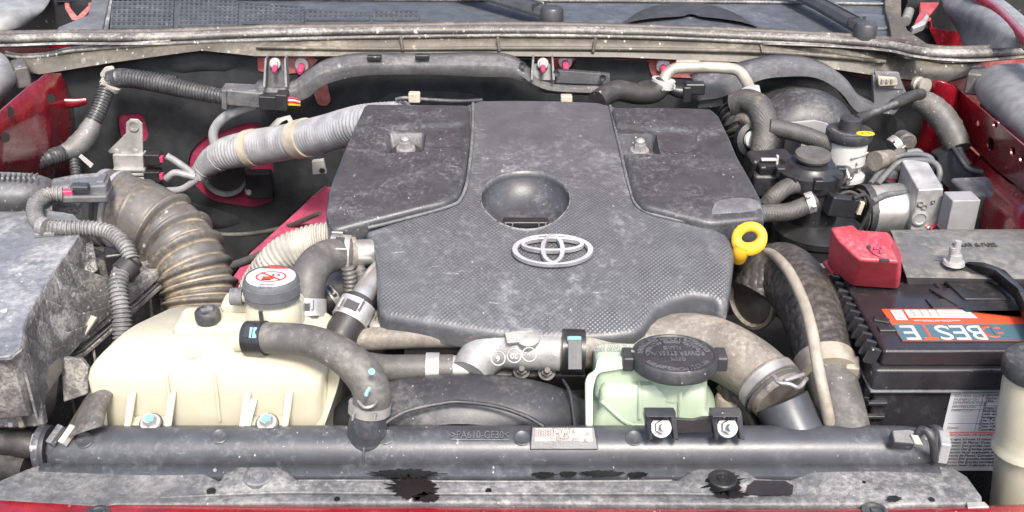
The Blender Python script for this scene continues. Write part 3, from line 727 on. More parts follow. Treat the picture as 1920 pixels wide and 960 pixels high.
# oval dish and the emblem seat
dish_c = on(985, 371, Hc); dish_rx, dish_ry = S(83, dish_c), .053
emb_c = on(1036, 473, Hc)
pk = [on(762, 262, Hc), on(1197, 266, Hc)]
def Hs(x, y):
    z = Hc(x, y)
    # raised central band between the wings fades in toward the back
    # soft valley either side of the emblem
    z = z - .004*np.exp(-(((x-emb_c.x)/.075)**2+((y-emb_c.y)/.055)**2))
    return z
dpoly = [(dish_c.x+dish_rx*math.cos(a*math.pi/48), dish_c.y+dish_ry*math.sin(a*math.pi/48)) for a in range(96)]
height_panel('shell', shell, Hs, 'cover_weave', ec, step=.0034, fillet=.007, skirt=.016, hole_poly=dpoly)
drows = []
for r_ in (1.035,1.02,1.0,.985,.965,.93,.88,.8,.7,.58,.45,.3,.15,.03):
    q = []
    for a in range(96):
        x = dish_c.x+dish_rx*r_*math.cos(a*math.pi/48); y = dish_c.y+dish_ry*r_*math.sin(a*math.pi/48)
        q.append(Vector((x, y, float(Hs(x, y)) + (-.0004 if r_ > 1.03 else (.0012 if r_ > .99 else .0012-.034*math.sqrt(max(0, 1-r_**2.6)))))))
    drows.append(q)
loft('dish', drows, 'cover', ec, closed=True, sharp=80)
# wings: two raised smooth panels with a bolt pocket each
def wing(name, px, lift, pocket, inset, rollx):
    pts = [on(x, y, lambda a, b: float(Hc(a, b))+lift) for x, y in px]
    ol = [(p.x, p.y) for p in round_poly([Vector((p.x, p.y)) for p in pts], .008, 3)]
    pc = on(pocket[0], pocket[1], lambda a, b: float(Hc(a, b))+lift)
    insp = [on(x, y, lambda a, b: float(Hc(a, b))+lift) for x, y in inset]
    insp = [(p.x, p.y) for p in round_poly([Vector((p.x, p.y)) for p in insp], .006, 3)]
    pw, ph = S(36, pc), .026
    def H(x, y):
        z = Hc(x, y)+lift
        d = seg_dist(x, y, insp); s = np.where(inside(x, y, insp), d, -d)
        z = z - .004*np.clip((s+.001)/.004, 0, 1)
        q = np.maximum(np.abs(x-pc.x)/pw, np.abs(y-pc.y)/ph)
        z = z - .022*np.clip((1.0-q)/.18, 0, 1)
        return z
    height_panel(name, ol, H, 'cover', ec, step=.0034, fillet=.005, skirt=.028)
    g = lathe('grommet', [(.0005,.006),(.017,.006),(.019,.004),(.0195,-.004),(.015,-.004)], pc+Vector((0,-.006,-.017)), 'rubber', ec, axis=(0,-.12,1), seg=24)
    bolt(ec, pc+Vector((0,-.006,-.011)), (0,-.12,1), .0125, 'dull_metal', name='cover_bolt')
    lathe('bolt_tip', [(.0065,0),(.006,.006),(.003,.0085),(0,.009)], pc+Vector((0,-.007,-.001)), 'dull_metal', ec, axis=(0,-.12,1), seg=12)
wing('side_panel', [(684,194),(880,196),(882,250),(872,330),(862,362),(838,378),(624,432),(610,402),(618,350)], .009, (761,262),
     [(722,236),(872,230),(868,300),(862,274),(742,277),(724,274)], 0)
wing('side_panel', [(1146,200),(1332,202),(1348,215),(1382,290),(1428,372),(1436,408),(1332,418),(1206,386),(1188,365),(1180,330)], .009, (1199,266),
     [(1152,233),(1300,243),(1314,276),(1298,284),(1176,284)], 0)
# grey worn scoop at the right wing's front corner
scp = [[on(x, y, lambda a,b: float(Hc(a,b))+l) for x,y,l in r] for r in (
    [(1340,374,.0095),(1385,367,.0096),(1422,370,.0085)], [(1334,384,.0112),(1385,378,.0114),(1428,382,.0100)], [(1330,402,.0105),(1385,398,.0108),(1436,402,.0090)], [(1330,420,.002),(1382,412,.003),(1440,414,.000)], [(1330,434,-.012),(1380,424,-.014),(1440,420,-.018)])]
loft('corner_scoop', scp, 'plastic_grey', ec, solid=.002, subsurf=2)
# raised pale edge ridges that frame the wings
for px in (((887,196),(886,250),(878,330),(866,372),(842,390),(740,418),(690,430)),):
    tube('edge_ridge', [on(x, y, Hc)+Vector((0,0,.002)) for x,y in px], .0022, 'plastic_grey', ec, seg=8)
for px in (((1144,200),(1158,260),(1180,350),(1200,392),(1260,412),(1330,424)),):
    tube('edge_ridge', [on(x, y, Hc)+Vector((0,0,.001)) for x,y in px], .0022, 'plastic_grey', ec, seg=8)
# filler lug in the front of the dish
lug = dish_c+Vector((0,-dish_ry*.62,-.018))
box('dish_lug', lug+Vector((0,-.004,0)), (.052,.014,.016), 'plastic_clean', ec, bevel=.002)
for i in range(-3, 4):
    if abs(i) > 1: box('lug_rib', lug+Vector((i*.0075,-.012,0)), (.0018,.003,.015), 'cover', ec, bevel=.0003)
# ---- emblem: three interlaced oval rings standing off the shell
nrm_e = Vector((0, -.31, .95)).normalized(); ex = Vector((1,0,0)); ey = nrm_e.cross(ex)
e_w = S(76, emb_c); e_h = e_w*.525
em = thing('e','e','e',(0,0,0)); bpy.data.objects.remove(em)
def oring(name, c, rx, ry, w0, w1, z0, h, par, n=56, flatten=0.0):
    """flat oval ring, w0 side width, w1 top/bottom width"""
    vs, fs = [], []
    for i in range(n):
        a = 2*math.pi*i/n; ca, sa = math.cos(a), math.sin(a)
        for (ox, oy) in ((rx, ry), (rx-w0, ry-w1)):
            p = c + ex*ox*ca + ey*oy*sa
            vs += [p+nrm_e*z0, p+nrm_e*(z0+h)]
    for i in range(n):
        j = (i+1) % n; a, b = 4*i, 4*j
        fs += [(a+1, b+1, b+3, a+3), (a, b, b+1, a+1), (a+2, a+3, b+3, b+2), (a, a+2, b+2, b)]
    return mesh(name, vs, fs, 'emblem', par, bevel=.0008, bseg=2)
ez = .000
emb = oring('emblem', emb_c, e_w, e_h, e_w*.135, e_h*.115, ez, .006, ec); emb['label'] = 'silver emblem of three interlaced ovals'
oring('emblem_ring', emb_c+ey*e_h*.34, e_w*.78, e_h*.46, e_w*.10, e_h*.125, ez, .0064, emb)
oring('emblem_ring', emb_c+ey*e_h*.0, e_w*.30, e_h*.93, e_w*.115, e_h*.13, ez, .0068, emb)
# pale clip on the back edge
for q in ((777,182),(1062,187)):
    p = Y(*q, .585); box('rear_clip', p, (.016,.012,.014), 'tape_cream', ec, bevel=.002)
tube('rear_wire', [Y(742,187,.60), Y(760,184,.60), Y(800,187,.60), Y(860,190,.595), Y(905,188,.59)], .003, 'loom', ec, seg=8)

# ================================================================= RADIATOR
rad = thing('radiator', 'long black plastic radiator top tank with a sticker, running across the front', 'radiator', (0,.02,-.4))
ax0, ax1 = Z(98,838,-.012), Z(1742,846,-.012)
ybar, TZ, TRY, TRZ = .040, -.0315, .024, .0225
def TK(px, py, h=0.):   # sighted point on the rounded tank surface
    r = ray(px, py); ry, rz = TRY+h, TRZ+h
    oy, oz = CAM.y-ybar, CAM.z-TZ
    a = (r.y/ry)**2+(r.z/rz)**2; b = 2*(oy*r.y/ry**2+oz*r.z/rz**2); c = (oy/ry)**2+(oz/rz)**2-1
    D = b*b-4*a*c
    if D < 0: return Y(px, py, ybar)
    return CAM + r*((-b-math.sqrt(D))/(2*a))
def TN(p): return Vector((0, (p.y-ybar)/TRY**2, (p.z-TZ)/TRZ**2)).normalized()
prof = []
def tank_pt(x, a, r=(.020,.022)):
    return Vector((x, ybar + r[0]*math.cos(a), TZ + r[1]*math.sin(a)))
rows = []
xl, xr = Y(86,838,.035).x, Y(1748,848,.035).x
for i in range(61):
    x = xl + (xr-xl)*i/60
    e = min(i, 60-i); s = 1.0 if e > 1 else (.93 if e == 1 else .86)
    rows.append([tank_pt(x, math.radians(200-a*22), (TRY*s,TRZ*s)) for a in range(11)] + [Vector((x,.062,-.10)), Vector((x,.016,-.10))])
loft('top_tank', rows, 'tank', rad, closed=True, caps=True, subsurf=1)
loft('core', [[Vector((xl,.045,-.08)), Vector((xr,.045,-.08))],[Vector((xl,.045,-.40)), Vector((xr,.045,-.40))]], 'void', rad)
# ledge in front of the tank where the crimp shows
crx = [xl+(xr-xl)*i/30 for i in range(31)]
loft('crimp_rail', [[Vector((x,.0185,-.034)) for x in crx], [Vector((x,.006,-.0385)) for x in crx], [Vector((x,.003,-.046)) for x in crx]], 'tank', rad, solid=.002)
# hose neck rising out of the tank on the left
nb_ = TK(684,840); 
tube('inlet_neck', [Vector((TK(686,840).x,.040,-.036)), Vector((TK(686,840).x,.040,-.014)), Z(689,794,.002), Z(692,768,.017)], [.0200,.0205,.0180,.0165], 'tank', rad, seg=24)
tube('neck_ridge', [TK(682,872,.0003), TK(682,846,.0006), TK(683,830,.001)], [.0008,.0016,.0016], 'tank', rad, seg=8)
# right outlet neck (big)
tube('outlet_neck', [Vector((TK(1530,845).x,.044,-.041)), Vector((TK(1520,840).x,.056,-.034)), Z(1466,752,-.003)], [.0262,.0268,.0275], 'tank', rad, seg=28, straight=True)
# end seams, lugs and white tabs
for x0, sg in ((xl, -1), (xr, 1)):
    for dx, m, k in ((0.001,'ink',.98),(.005,'tank',1.0)):
        o = lathe('end_cap', [(0,-.0035),(TRZ*1.0*k,-.0035),(TRZ*1.04*k,0),(TRZ*1.0*k,.0035),(0,.0035)], Vector((x0+dx*sg,ybar,TZ)), m, rad, axis=(1,0,0), seg=32)
box('mount_tab', Z(68,838,-.024), (.008,.024,.018), 'grey_plastic', rad, rot=(0,0,.25), bevel=.002)
box('mount_tab', Z(1768,838,-.02), (.010,.024,.024), 'grey_plastic', rad, rot=(0,0,-.25), bevel=.002)
for px, py, lean in ((105,812,.5),(128,812,.5)):
    box('bracket_tongue', Z(px,py+4,-.006), (.007,.020,.008), 'convolute_white' if px > 110 else 'plastic_grey', rad, rot=(.5,0,-lean), bevel=.001)
slab('bracket_tongue', [Z(1707,814,.008), Z(1722,816,.008), Z(1732,835,.0), Z(1716,833,.0)], (0,.004,-.006), 'convolute_white', rad, bevel=.0008)
slab('bracket', [Z(1672,806,.008), Z(1704,804,.010), Z(1730,812,.008), Z(1716,834,-.001), Z(1676,830,-.002)], (0,.006,-.012), 'tank', rad, bevel=.0015)
tube('bracket_hoop', [Z(1718,818,.004), Z(1728,806,.012), Z(1742,812,.012), Z(1750,832,.002), Z(1752,862,-.026)], .004, 'plastic', rad, seg=8)
# moulded ejector marks
for px, py in ((158,822),(412,815),(724,816),(979,818),(1189,818)):
    p = TK(px,py+3); lathe('mould_mark', [(.0075,-.001),(.0085,.0004),(.0075,.0010),(.0065,.0003),(0,.0003)], p, 'tank', rad, axis=TN(p), seg=20)
# raised material code
tc = TK(900,816,.0006); tcn_ = TN(tc)
lettering(rad, '>PA610-GF30<', tc, (1,0,0), tcn_.cross(Vector((1,0,0))), .0125, 'plastic_grey', .0006, fit=S(108, tc))
tube('code_underline', [TK(846,824,.0003), TK(955,825,.0003)], .0008, 'plastic_grey', rad, seg=6, straight=True)
# sticker on a raised pad
pad_n = Vector((0,-.50,.866))
s_a, s_b = TK(1056,808,.003), TK(1056,836,.003)
s_a = Z(1056,803,.0005); s_b = TK(1056,834,.0022)
sp = [Vector((Z(1003,803,.0005).x, s_a.y, s_a.z)), Vector((Z(1109,803,.0005).x, s_a.y, s_a.z)), Vector((TK(1112,834).x, s_b.y, s_b.z)), Vector((TK(1003,834).x, s_b.y, s_b.z))]
pad_n = (sp[1]-sp[0]).cross(sp[0]-sp[3]).normalized()
big = [sp[0]+Vector((-.003,.002,.000)), sp[1]+Vector((.003,.002,0)), sp[2]+Vector((.005,-.004,-.003)), sp[3]+Vector((-.005,-.004,-.003))]
slab('sticker_pad', [p-pad_n*.0006 for p in big], -pad_n*.012, 'tank', rad, bevel=.0012)
stk = slab('sticker', sp, -pad_n*.0004, 'label_pink', rad)
sn = (sp[1]-sp[0]).cross(sp[3]-sp[0]).normalized(); sn = -sn if sn.z < 0 else sn
def st(u, v): return sp[0].lerp(sp[1], u).lerp(sp[3].lerp(sp[2], u), v) + sn*.0006
sy = (sp[0]-sp[3])
lettering(stk, 'TOYOTA', st(.5,.20), (1,0,0), sy, .0085, 'ink_grey', .0002, fit=S(44,sp[0]))
lettering(stk, '0L45', st(.48,.47), (1,0,0), sy, .0075, 'ink_grey', .0002, fit=S(24,sp[0]))
lettering(stk, 'D 4609VC-B92', st(.52,.70), (1,0,0), sy, .005, 'ink_grey', .0002, fit=S(52,sp[0]))
lettering(stk, '-d', st(.90,.32), (1,0,0), sy, .006, 'ink_grey', .0002); lettering(stk, 'K', st(.88,.75), (1,0,0), sy, .007, 'ink_grey', .0002)
lettering(stk, '---   ■   ----   ----', st(.42,.90), (1,0,0), sy, .004, 'ink_grey', .0002)
for i in range(3): lettering(stk, ('▒▒▚▚▒','▚▒▒▚▒','HXHXH')[2], st(.17,.14+.16*i), (1,0,0), sy, .005, 'ink_grey', .0002)
# reservoir mounting sockets with bolts
for px in (1240, 1364):
    c = Z(px, 800, .008); s_ = px
    w = S(27, c)
    lp = [Z(px-32,772,.030), Z(px+28,772,.030)]
    a = [Z(px-32,773,.028), Z(px-20,773,.031), Z(px-16,824,.001), Z(px-22,826,.0)]
    b = [Z(px+27,773,.028), Z(px+16,773,.031), Z(px+24,824,.001), Z(px+33,826,.0)]
    for q in (a, b): slab('socket_wall', q, (0,.012,-.008), 'tank', rad, bevel=.0012)
    slab('socket_back', [Z(px-31,771,.030), Z(px+27,771,.030), Z(px+30,815,.000), Z(px-28,815,.000)], (0,.012,-.004), 'tank', rad, bevel=.0012)
    slab('socket_top', [Z(px-32,771,.031), Z(px+27,771,.031), Z(px+24,782,.0315), Z(px-28,782,.0315)], (0,.006,-.003), 'tank', rad, bevel=.001)
    bolt(rad, Z(px-1, 801, .0115), (.0,-.75,.55), .0105, 'zinc', name='socket_bolt', stud=1.)
slab('socket_bridge', [Z(1266,785,.020), Z(1300,787,.020), Z(1318,783,.021), Z(1336,782,.021), Z(1336,812,.004), Z(1266,812,.004)], (0,.008,-.004), 'plastic_clean', rad, bevel=.001)

# ================================================================= FRONT TRIM PANEL
fp = thing('radiator_trim_panel', 'grained black plastic trim panel along the front edge, dusty with black oil stains', 'trim panel', (0,-.02,-.05))
def Hf(x, y): return -.036 + .10*(np.asarray(y)+.04)*0 + 0*np.asarray(x)
ft = [(-30,936),(-10,905),(60,875),(100,862),(260,867),(300,874),(380,884),(414,902),(428,884),(440,880),(520,880),(556,898),(700,898),(980,900),(1270,898),(1290,886),(1310,882),(1390,882),(1410,894),(1480,898),(1520,884),(1580,874),(1745,864),(1780,870),(1815,892),(1842,930),(1842,944),(1700,944),(1660,950),(1610,944),(1430,946),(960,942),(520,942),(300,946),(215,946),(190,954),(150,950),(80,944)]
fo = [(p.x, p.y) for p in (Z(x, y, -.036) for x, y in ft)]
def Hp(x, y):
    z = -.036+0*x
    # shallow long trough along the middle and soft undulation
    z = z - .0025*np.exp(-((y+.020)/.004)**2)*(np.abs(x) < .30) + .0008*np.sin(x*23)*np.cos(y*60)
    for cx in (Z(480,898,-.036), Z(1350,900,-.036)):
        r = np.sqrt(((x-cx.x)/.034)**2+((y-cx.y)/.017)**2); z = z + .004*np.clip((1.05-r)/.12, 0, 1)
    return z
height_panel('panel', fo, Hp, 'panel_grain', fp, step=.0035, fillet=.003, skirt=.012)
loft('under_panel', [[Vector((x,-.008,-.050)) for x in crx], [Vector((x,-.040,-.052)) for x in crx]], 'plastic', fp)
for q in ((484,896),(1355,900)):
    p = Z(*q, -.0325); r = S(27, p)
    lathe('push_clip', [(r,-.002),(r,.0018),(r*.9,.0028),(r*.62,.0022),(r*.58,.0012),(r*.38,.0012),(r*.36,.0028),(r*.1,.003),(0,.0018)], p, 'plastic_clean' if q[0] > 900 else 'plastic_grey', fp, seg=28)
for q in ((183,966),(1640,960)):
    p = Z(*q, -.036); r = S(24, p)
    lathe('push_clip', [(r,-.004),(r,.002),(r*.7,.003),(r*.6,.001),(r*.35,.001),(r*.3,.003),(0,.003)], p, 'plastic', fp, seg=24)
for px, py, r in ((396,920,.0045),(916,919,.003),(1840,0,0),(1620,904,.002),(1747,936,.003),(632,935,.003)):
    if r: lathe('vent_hole', [(r,-.0005),(r*.9,.0004),(0,.0004)], Z(px,py,-.0352), 'black_stain', fp, seg=12)
# oil stains: irregular glossy film lying on the panel
def stain(cx, cy, w, h, seed, spikes=18, sx=1.0):
    rnd = random.Random(seed); pts = []
    for i in range(spikes*3):
        a = 2*math.pi*i/(spikes*3); k = .68+.32*rnd.random() + (.35*rnd.random() if i % 3 == 0 else 0)
        pts.append((cx+math.cos(a)*w*k*sx, cy+math.sin(a)*h*k))
    g = [Z(x, y, -.0326) for x, y in pts]
    slab('oil_stain', g, (0,0,-.0006), 'black_stain', fp)
stain(775,915,48,22,1); stain(760,888,60,9,2); stain(800,932,26,9,3); stain(1358,905,38,22,4); stain(1370,926,30,8,5); stain(1020,889,22,5,6); stain(1065,888,18,5,7); stain(1130,887,40,6,8); stain(1195,889,20,5,9); stain(1676,934,14,6,10)
slab('dark_recess', [Z(x,y,-.0335) for x,y in ((1402,900),(1472,902),(1488,910),(1486,926),(1400,928))], (0,0,-.001), 'plastic_clean', fp)
for q in (((560,902),(700,902),(960,904),(1260,902)), ((300,934),(520,924),(700,925),(960,926),(1280,926),(1420,932))):
    tube('panel_crease', [Z(x,y,-.0358) for x,y in q], .0016, 'panel_grain', fp, seg=6)

# ================================================================= FAN SHROUD
fs_ = thing('fan_shroud', 'black plastic fan shroud with scratched top behind the radiator tank', 'fan shroud', Z(880,800,-.2))
arcs = []
def arch(cx, base, w, top, y, n=22):
    out = []
    for i in range(n+1):
        a = math.pi*i/n; out.append(Y(cx-math.cos(a)*w, base-math.sin(a)**.75*(base-top), y))
    return out
r0 = arch(868, 812, 262, 697, .125); r1 = arch(872, 812, 248, 700, .105); r2 = arch(868, 815, 205, 742, .075); r3 = arch(866, 818, 160, 772, .062); r4 = arch(862,822,90,795,.055)
rb = [p+Vector((0,.012,-.03)) for p in r0]
loft('shroud', [rb, r0, r1, r2, r3, r4], 'plastic', fs_, subsurf=2)
tube('shroud_rib', [Z(712,800,.0), Z(760,772,.006), Z(830,756,.010), Z(870,754,.010), Z(930,762,.009), Z(985,780,.004), Z(1020,800,-.002)], .0022, 'plastic', fs_, seg=8)
tube('shroud_seam', [Y(1056,712,.112), Y(1070,740,.09), Y(1078,800,.07)], .0016, 'ink', fs_, seg=6)
tube('shroud_seam', [Y(922,764,.074), Y(925,806,.062)], .0012, 'plastic_grey', fs_, seg=6)
sl_ = [[Z(110,840,-.02), Z(60,860,-.05)], [Z(200,715,.02), Z(110,770,-.03)], [Z(260,640,.0), Z(200,700,-.06)]]
fl2 = [[(100,830,-.01),(150,812,.005),(185,800,.01),(200,802,.0)], [(130,790,-.02),(150,770,.012),(180,760,.018),(200,760,.01)], [(160,740,-.03),(176,722,.012),(200,716,.02),(230,720,.01)]]
loft('side_duct', [[Z(*q) for q in r] for r in fl2], 'rubber_grey', fs_, solid=.003, subsurf=2)
# ================================================================= COOLANT EXPANSION TANK
et = thing('expansion_tank', 'cream translucent plastic coolant expansion tank with black cap at front left', 'coolant tank', Z(400,805,-.02))
# body: stacked outlines from the base up, in plan
def ring(pts, z, r=.010, n=4): return [Vector((p.x, p.y, z)) for p in round_poly([Vector((q[0], q[1], 0)) for q in pts], r, n)]
yF = .070
def X(px, py, y): return Y(px, py, y).x
xa, xb = X(178,790,yF), X(606,790,yF)
plan0 = [(xa,yF),(xb-.004,yF),(xb+.004,yF+.05),(xb+.006,.178),(xa+.045,.178),(xa+.004,yF+.045)]
plan1 = [(xa-.002,yF+.002),(xb-.001,yF+.002),(xb+.006,yF+.05),(xb+.008,.178),(xa+.050,.181),(xa+.004,yF+.05)]
plan2 = [(xa+.004,yF+.012),(xb-.052,yF+.012),(xb-.040,yF+.055),(xb,.177),(xa+.055,.179),(xa+.014,yF+.06)]
plan3 = [(xa+.020,yF+.034),(xb-.072,yF+.034),(xb-.055,yF+.060),(xb-.012,.173),(xa+.062,.175),(xa+.030,yF+.066)]
def lerp_plan(a, b, t): return [(p[0]*(1-t)+q[0]*t, p[1]*(1-t)+q[1]*t) for p, q in zip(a, b)]
lev = [(plan0,-.085),(plan0,-.036),(plan1,.008),(plan1,.027),(lerp_plan(plan1,plan2,.4),.0355),(plan2,.0405),(lerp_plan(plan2,plan3,.5),.0465),(plan3,.051)]
rows = [ring(p, z) for p, z in lev]
bm = bmesh.new(); vv = []
for r in rows: vv.append([bm.verts.new(p) for p in r])
for a, b in zip(vv, vv[1:]):
    n = len(a)
    for i in range(n): bm.faces.new((a[i], a[(i+1) % n], b[(i+1) % n], b[i]))
bm.faces.new(vv[-1]); bm.faces.new(list(reversed(vv[0])))
bmobj('tank_body', bm, 'cream', et, bevel=0, sharp=70)
box('tank_shelf', Vector((xb-.030, yF+.058, -.005)), (.070,.105,.062), 'cream', et, bevel=.012, bseg=4, taper=.92)
# crest behind, carrying the small plug and the filler
box('tank_shoulder', Z(400,612,.055)+Vector((.01,.012,-.012)), (.115,.050,.038), 'cream', et, bevel=.010, bseg=4, taper=.86)
# welded seam flange, right side
fl = [[Z(602,640,.045), Z(618,662,.040), Z(636,700,.030), Z(632,730,.01), Z(608,800,-.03)]]
slab('seam_flange', round_poly([Z(600,655,.030), Z(622,668,.030), Z(638,700,.024), Z(634,725,.012), Z(606,806,-.03), Z(588,806,-.03)], .008), (0,.006,0), 'cream', et, bevel=.001)
slab('seam_flange', round_poly([Z(196,770,-.002), Z(180,780,-.004), Z(173,795,-.012), Z(173,812,-.02), Z(200,812,-.02)], .008), (0,.006,0), 'cream', et, bevel=.001)
# moulded waist grooves on the front face and gusseted bolt feet
for px in (312, 402):
    tube('mould_line', [Y(px,700,yF+.002), Y(px+4,735,yF-.0005), Y(px+10,790,yF-.0008)], .0016, 'cream', et, seg=6)
    tube('mould_line', [Z(px+4,676,.0400), Z(px+16,650,.0475), Z(px+28,628,.0505)], .0013, 'cream', et, seg=6)
def foot(px, w):
    for x0, x1 in ((px-w+3, px-w-10), (px+w-6, px+w-18)):
        pts = [Y(x0-4,738,yF-.001), Y(x0+8,736,yF-.001), Y(x1+9,808,yF-.024), Y(x1,808,yF-.024)]
        slab('foot_gusset', pts, (.0025,.004,0), 'cream', et, bevel=.0012)
    base = [Y(px-w-6,809,yF-.026), Y(px+w-10,809,yF-.026), Y(px+w-6,780,yF), Y(px-w+4,780,yF)]
    slab('foot_plate', base, (0,.002,-.006), 'cream', et, bevel=.001)
    bc = Y(px+1, 794, yF-.018)
    bolt(et, bc, (.0,-.35,.93), .0105, 'zinc', name='tank_bolt')
    lathe('washer', [(.0115,-.001),(.0115,.001),(0,.001)], bc, 'plastic', et, axis=(0,-.35,.93), seg=20)
    lathe('blue_mark', [(.0048,0),(.0044,.0007),(0,.0007)], bc+Vector((.001,-.0042,.0095)), 'paint_blue', et, axis=(0,-.35,.93), seg=6)
foot(282, 42); foot(500, 44)
slab('centre_gusset', [Y(470,748,yF-.0005), Y(478,746,yF-.0005), Y(462,806,yF-.022), Y(452,806,yF-.022)], (.003,0,0), 'cream_white', et, bevel=.001)
# small vent plug
pc = Z(391,600,.062)
lathe('plug_neck', [(.0135,-.012),(.0135,.000),(.012,.002)], pc+Vector((0,0,-.004)), 'cream', et, seg=20)
pg = lathe('vent_plug', [(.0125,0),(.013,.004),(.0128,.010),(.011,.0125),(.0095,.0125),(.009,.011),(0,.011)], pc, 'plastic', et, seg=24)
box('plug_bar', pc+Vector((0,0,.0122)), (.012,.005,.003), 'plastic_grey', pg, rot=(0,0,.4), bevel=.0006)
# raised mark on the top
lathe('mould_mark', [(.009,-.002),(.009,.0015),(.007,.002),(.004,.002),(0,.001)], Z(362,660,.0465), 'cream', et, seg=20)
# filler neck and cap
fc = Z(508,519,.108); fr = S(51, fc)
tilt = Vector((.02,.06,1))
lathe('filler_neck', [(fr*1.05,-.080),(fr*1.02,-.050),(fr*.98,-.030),(fr*.86,-.024),(fr*.86,-.01)], fc, 'cream', et, axis=tilt, seg=32)
box('neck_step', Z(478,585,.056)+Vector((-.006,.004,.002)), (.055,.030,.026), 'cream', et, bevel=.006, bseg=3)
box('neck_step', Z(530,585,.050)+Vector((.0,.0,.0)), (.050,.040,.040), 'cream', et, bevel=.008, bseg=3)
capm = bmesh.new(); n = 120
pr = [(1.0,-.023),(1.0,-.020),(1.02,-.017),(1.02,-.005),(.985,-.001),(.94,.001),(.93,-.0005),(0,-.0005)]
cap = lathe('filler_cap', [(fr*a, h) for a, h in pr], fc, 'plastic_grey', et, axis=tilt, seg=48)
q = axes(tilt)
for i in range(40):
    a = math.pi*(1.0+i/40*1.0); d = q @ Vector((math.cos(a), math.sin(a), 0))
    box('cap_rib', fc+d*fr*1.022+tilt*-.011, (.0022,.0016,.011), 'plastic_grey', cap, rot=axes(tilt, Vector((-d.y, d.x, 0))), bevel=.0003)
def disc(name, c, R, mat, parent, ax, th=.0005, seg=40, sx=1., sy=1., a0=0, a1=360, cut=None):
    Q = axes(ax); pts = [c + Q @ Vector((R*sx*math.cos(math.radians(a0+(a1-a0)*i/seg)), R*sy*math.sin(math.radians(a0+(a1-a0)*i/seg)), 0)) for i in range(seg if a1-a0 >= 360 else seg+1)]
    return slab(name, pts, Vector(ax).normalized()*th, mat, parent)
lc = fc+tilt.normalized()*-.0004
lb = disc('warning_label', lc, fr*.90, 'label_white', cap, tilt)
up = tilt.normalized()
disc('warning_stripe', lc+up*.0006, fr*.88, 'label_red', lb, tilt, .0003, a0=52, a1=128)
def flat_ring(name, c, R, w, mat, parent, ax, h=.0003, seg=40, sy=1.):
    Q = axes(ax); vs, fs = [], []
    for i in range(seg):
        a = 2*math.pi*i/seg
        for r in (R, R-w): vs.append(c + Q @ Vector((r*math.cos(a), r*sy*math.sin(a), 0)))
    for i in range(seg):
        j = (i+1) % seg; fs.append((2*i, 2*j, 2*j+1, 2*i+1))
    return mesh(name, vs, fs, mat, parent, solid=h)
flat_ring('prohibition_ring', lc+up*.0009, fr*.56, fr*.06, 'label_red', lb, tilt, sy=.78)
Q = axes(tilt)
box('prohibition_bar', lc+up*.0012, (fr*1.0, fr*.055, .0004), 'label_red', lb, rot=Q @ Matrix.Rotation(-.62, 3, 'Z'), bevel=0)
box('tank_pictogram', lc+up*.0007+Q @ Vector((-fr*.08,-fr*.12,0)), (fr*.42, fr*.22, .0004), 'label_orange', lb, rot=Q, bevel=0)
box('tank_pictogram', lc+up*.0007+Q @ Vector((-fr*.12,-fr*.26,0)), (fr*.34, fr*.07, .0004), 'ink', lb, rot=Q, bevel=0)
flat_ring('hand_pictogram', lc+up*.0008+Q @ Vector((fr*.16,fr*.14,0)), fr*.15, fr*.05, 'ink', lb, tilt, sy=.7)
lettering(lb, 'VR57', lc+up*.0011+Q @ Vector((fr*.02,fr*.70,0)), Q.col[0], Q.col[1], fr*.22, 'ink_grey', .0001)
lettering(lb, 'EC0474', lc+up*.0009+Q @ Vector((0,-fr*.70,0)), Q.col[0], Q.col[1], fr*.16, 'ink_grey', .0001)
lettering(cap, 'DENSO', fc+up*.0012+Q @ Vector((0,-fr*.955,0)), Q.col[0], Q.col[1], fr*.15, 'ink_grey', .0002)
# overflow nipple with black cap at the neck's left
tube('nipple', [Z(480,556,.085), Z(452,556,.085)], .006, 'cream', et, seg=12, straight=True)
tube('nipple_cap', [Z(456,556,.085), Z(433,556,.085)], [.0095,.009], 'plastic_grey', et, seg=16, straight=True)
# outlet spigot
tube('spigot', [Z(440,640,.056), Z(490,636,.058)], .0105, 'cream', et, seg=16, straight=True)

# ================================================================= HOSE: tank -> radiator
h1 = thing('coolant_hose', 'dusty grey rubber hose bending from the cream tank down to the radiator neck', 'hose', Z(690,780,.01))
hp = [Z(466,634,.060), Z(520,634,.064), Z(580,640,.066), Z(632,660,.062), Z(676,696,.050), Z(697,735,.034), Z(694,772,.014)]
tube('hose', hp, [.0155,.0155,.016,.017,.0185,.0185,.018], 'rubber_grey', h1, seg=22, n=10)
c = spring_clamp(h1, hp[0].lerp(hp[1], .28), hp[1]-hp[0], .0158, (0,-.6,.8), 'plastic_clean', w=.020, tabs=False, lab='black plastic clip with a blue mark')
box('blue_mark', hp[0].lerp(hp[1], .30)+Vector((0,-.0115,.0135)), (.007,.011,.001), 'paint_blue', c, rot=(.65,0,0), bevel=0)
box('clip_ear', hp[0].lerp(hp[1], .5)+Vector((.0,.004,.023)), (.004,.003,.012), 'plastic', c, bevel=.0005)
c = spring_clamp(h1, Z(693,764,.018), hp[-1]-hp[-2], .0188, (0,-.6,.8), 'dull_metal', w=.010, slot=False)
tube('clip_wire', [Z(672,752,.034), Z(684,764,.035), Z(700,760,.036), Z(710,748,.034)], .0016, 'steel', c, seg=8)
for q, m in (((697,694,.071),'paint_cyan'),):
    lathe('paint_mark', [(.0035,0),(.003,.0006),(0,.0006)], Z(*q)+Vector((0,-.001,-.001)), m, h1, axis=(0,-.55,.8), seg=12)
tube('paint_mark', [Z(694,727,.0565), Z(688,735,.054), Z(686,743,.051)], .002, 'paint_cyan', h1, seg=6)

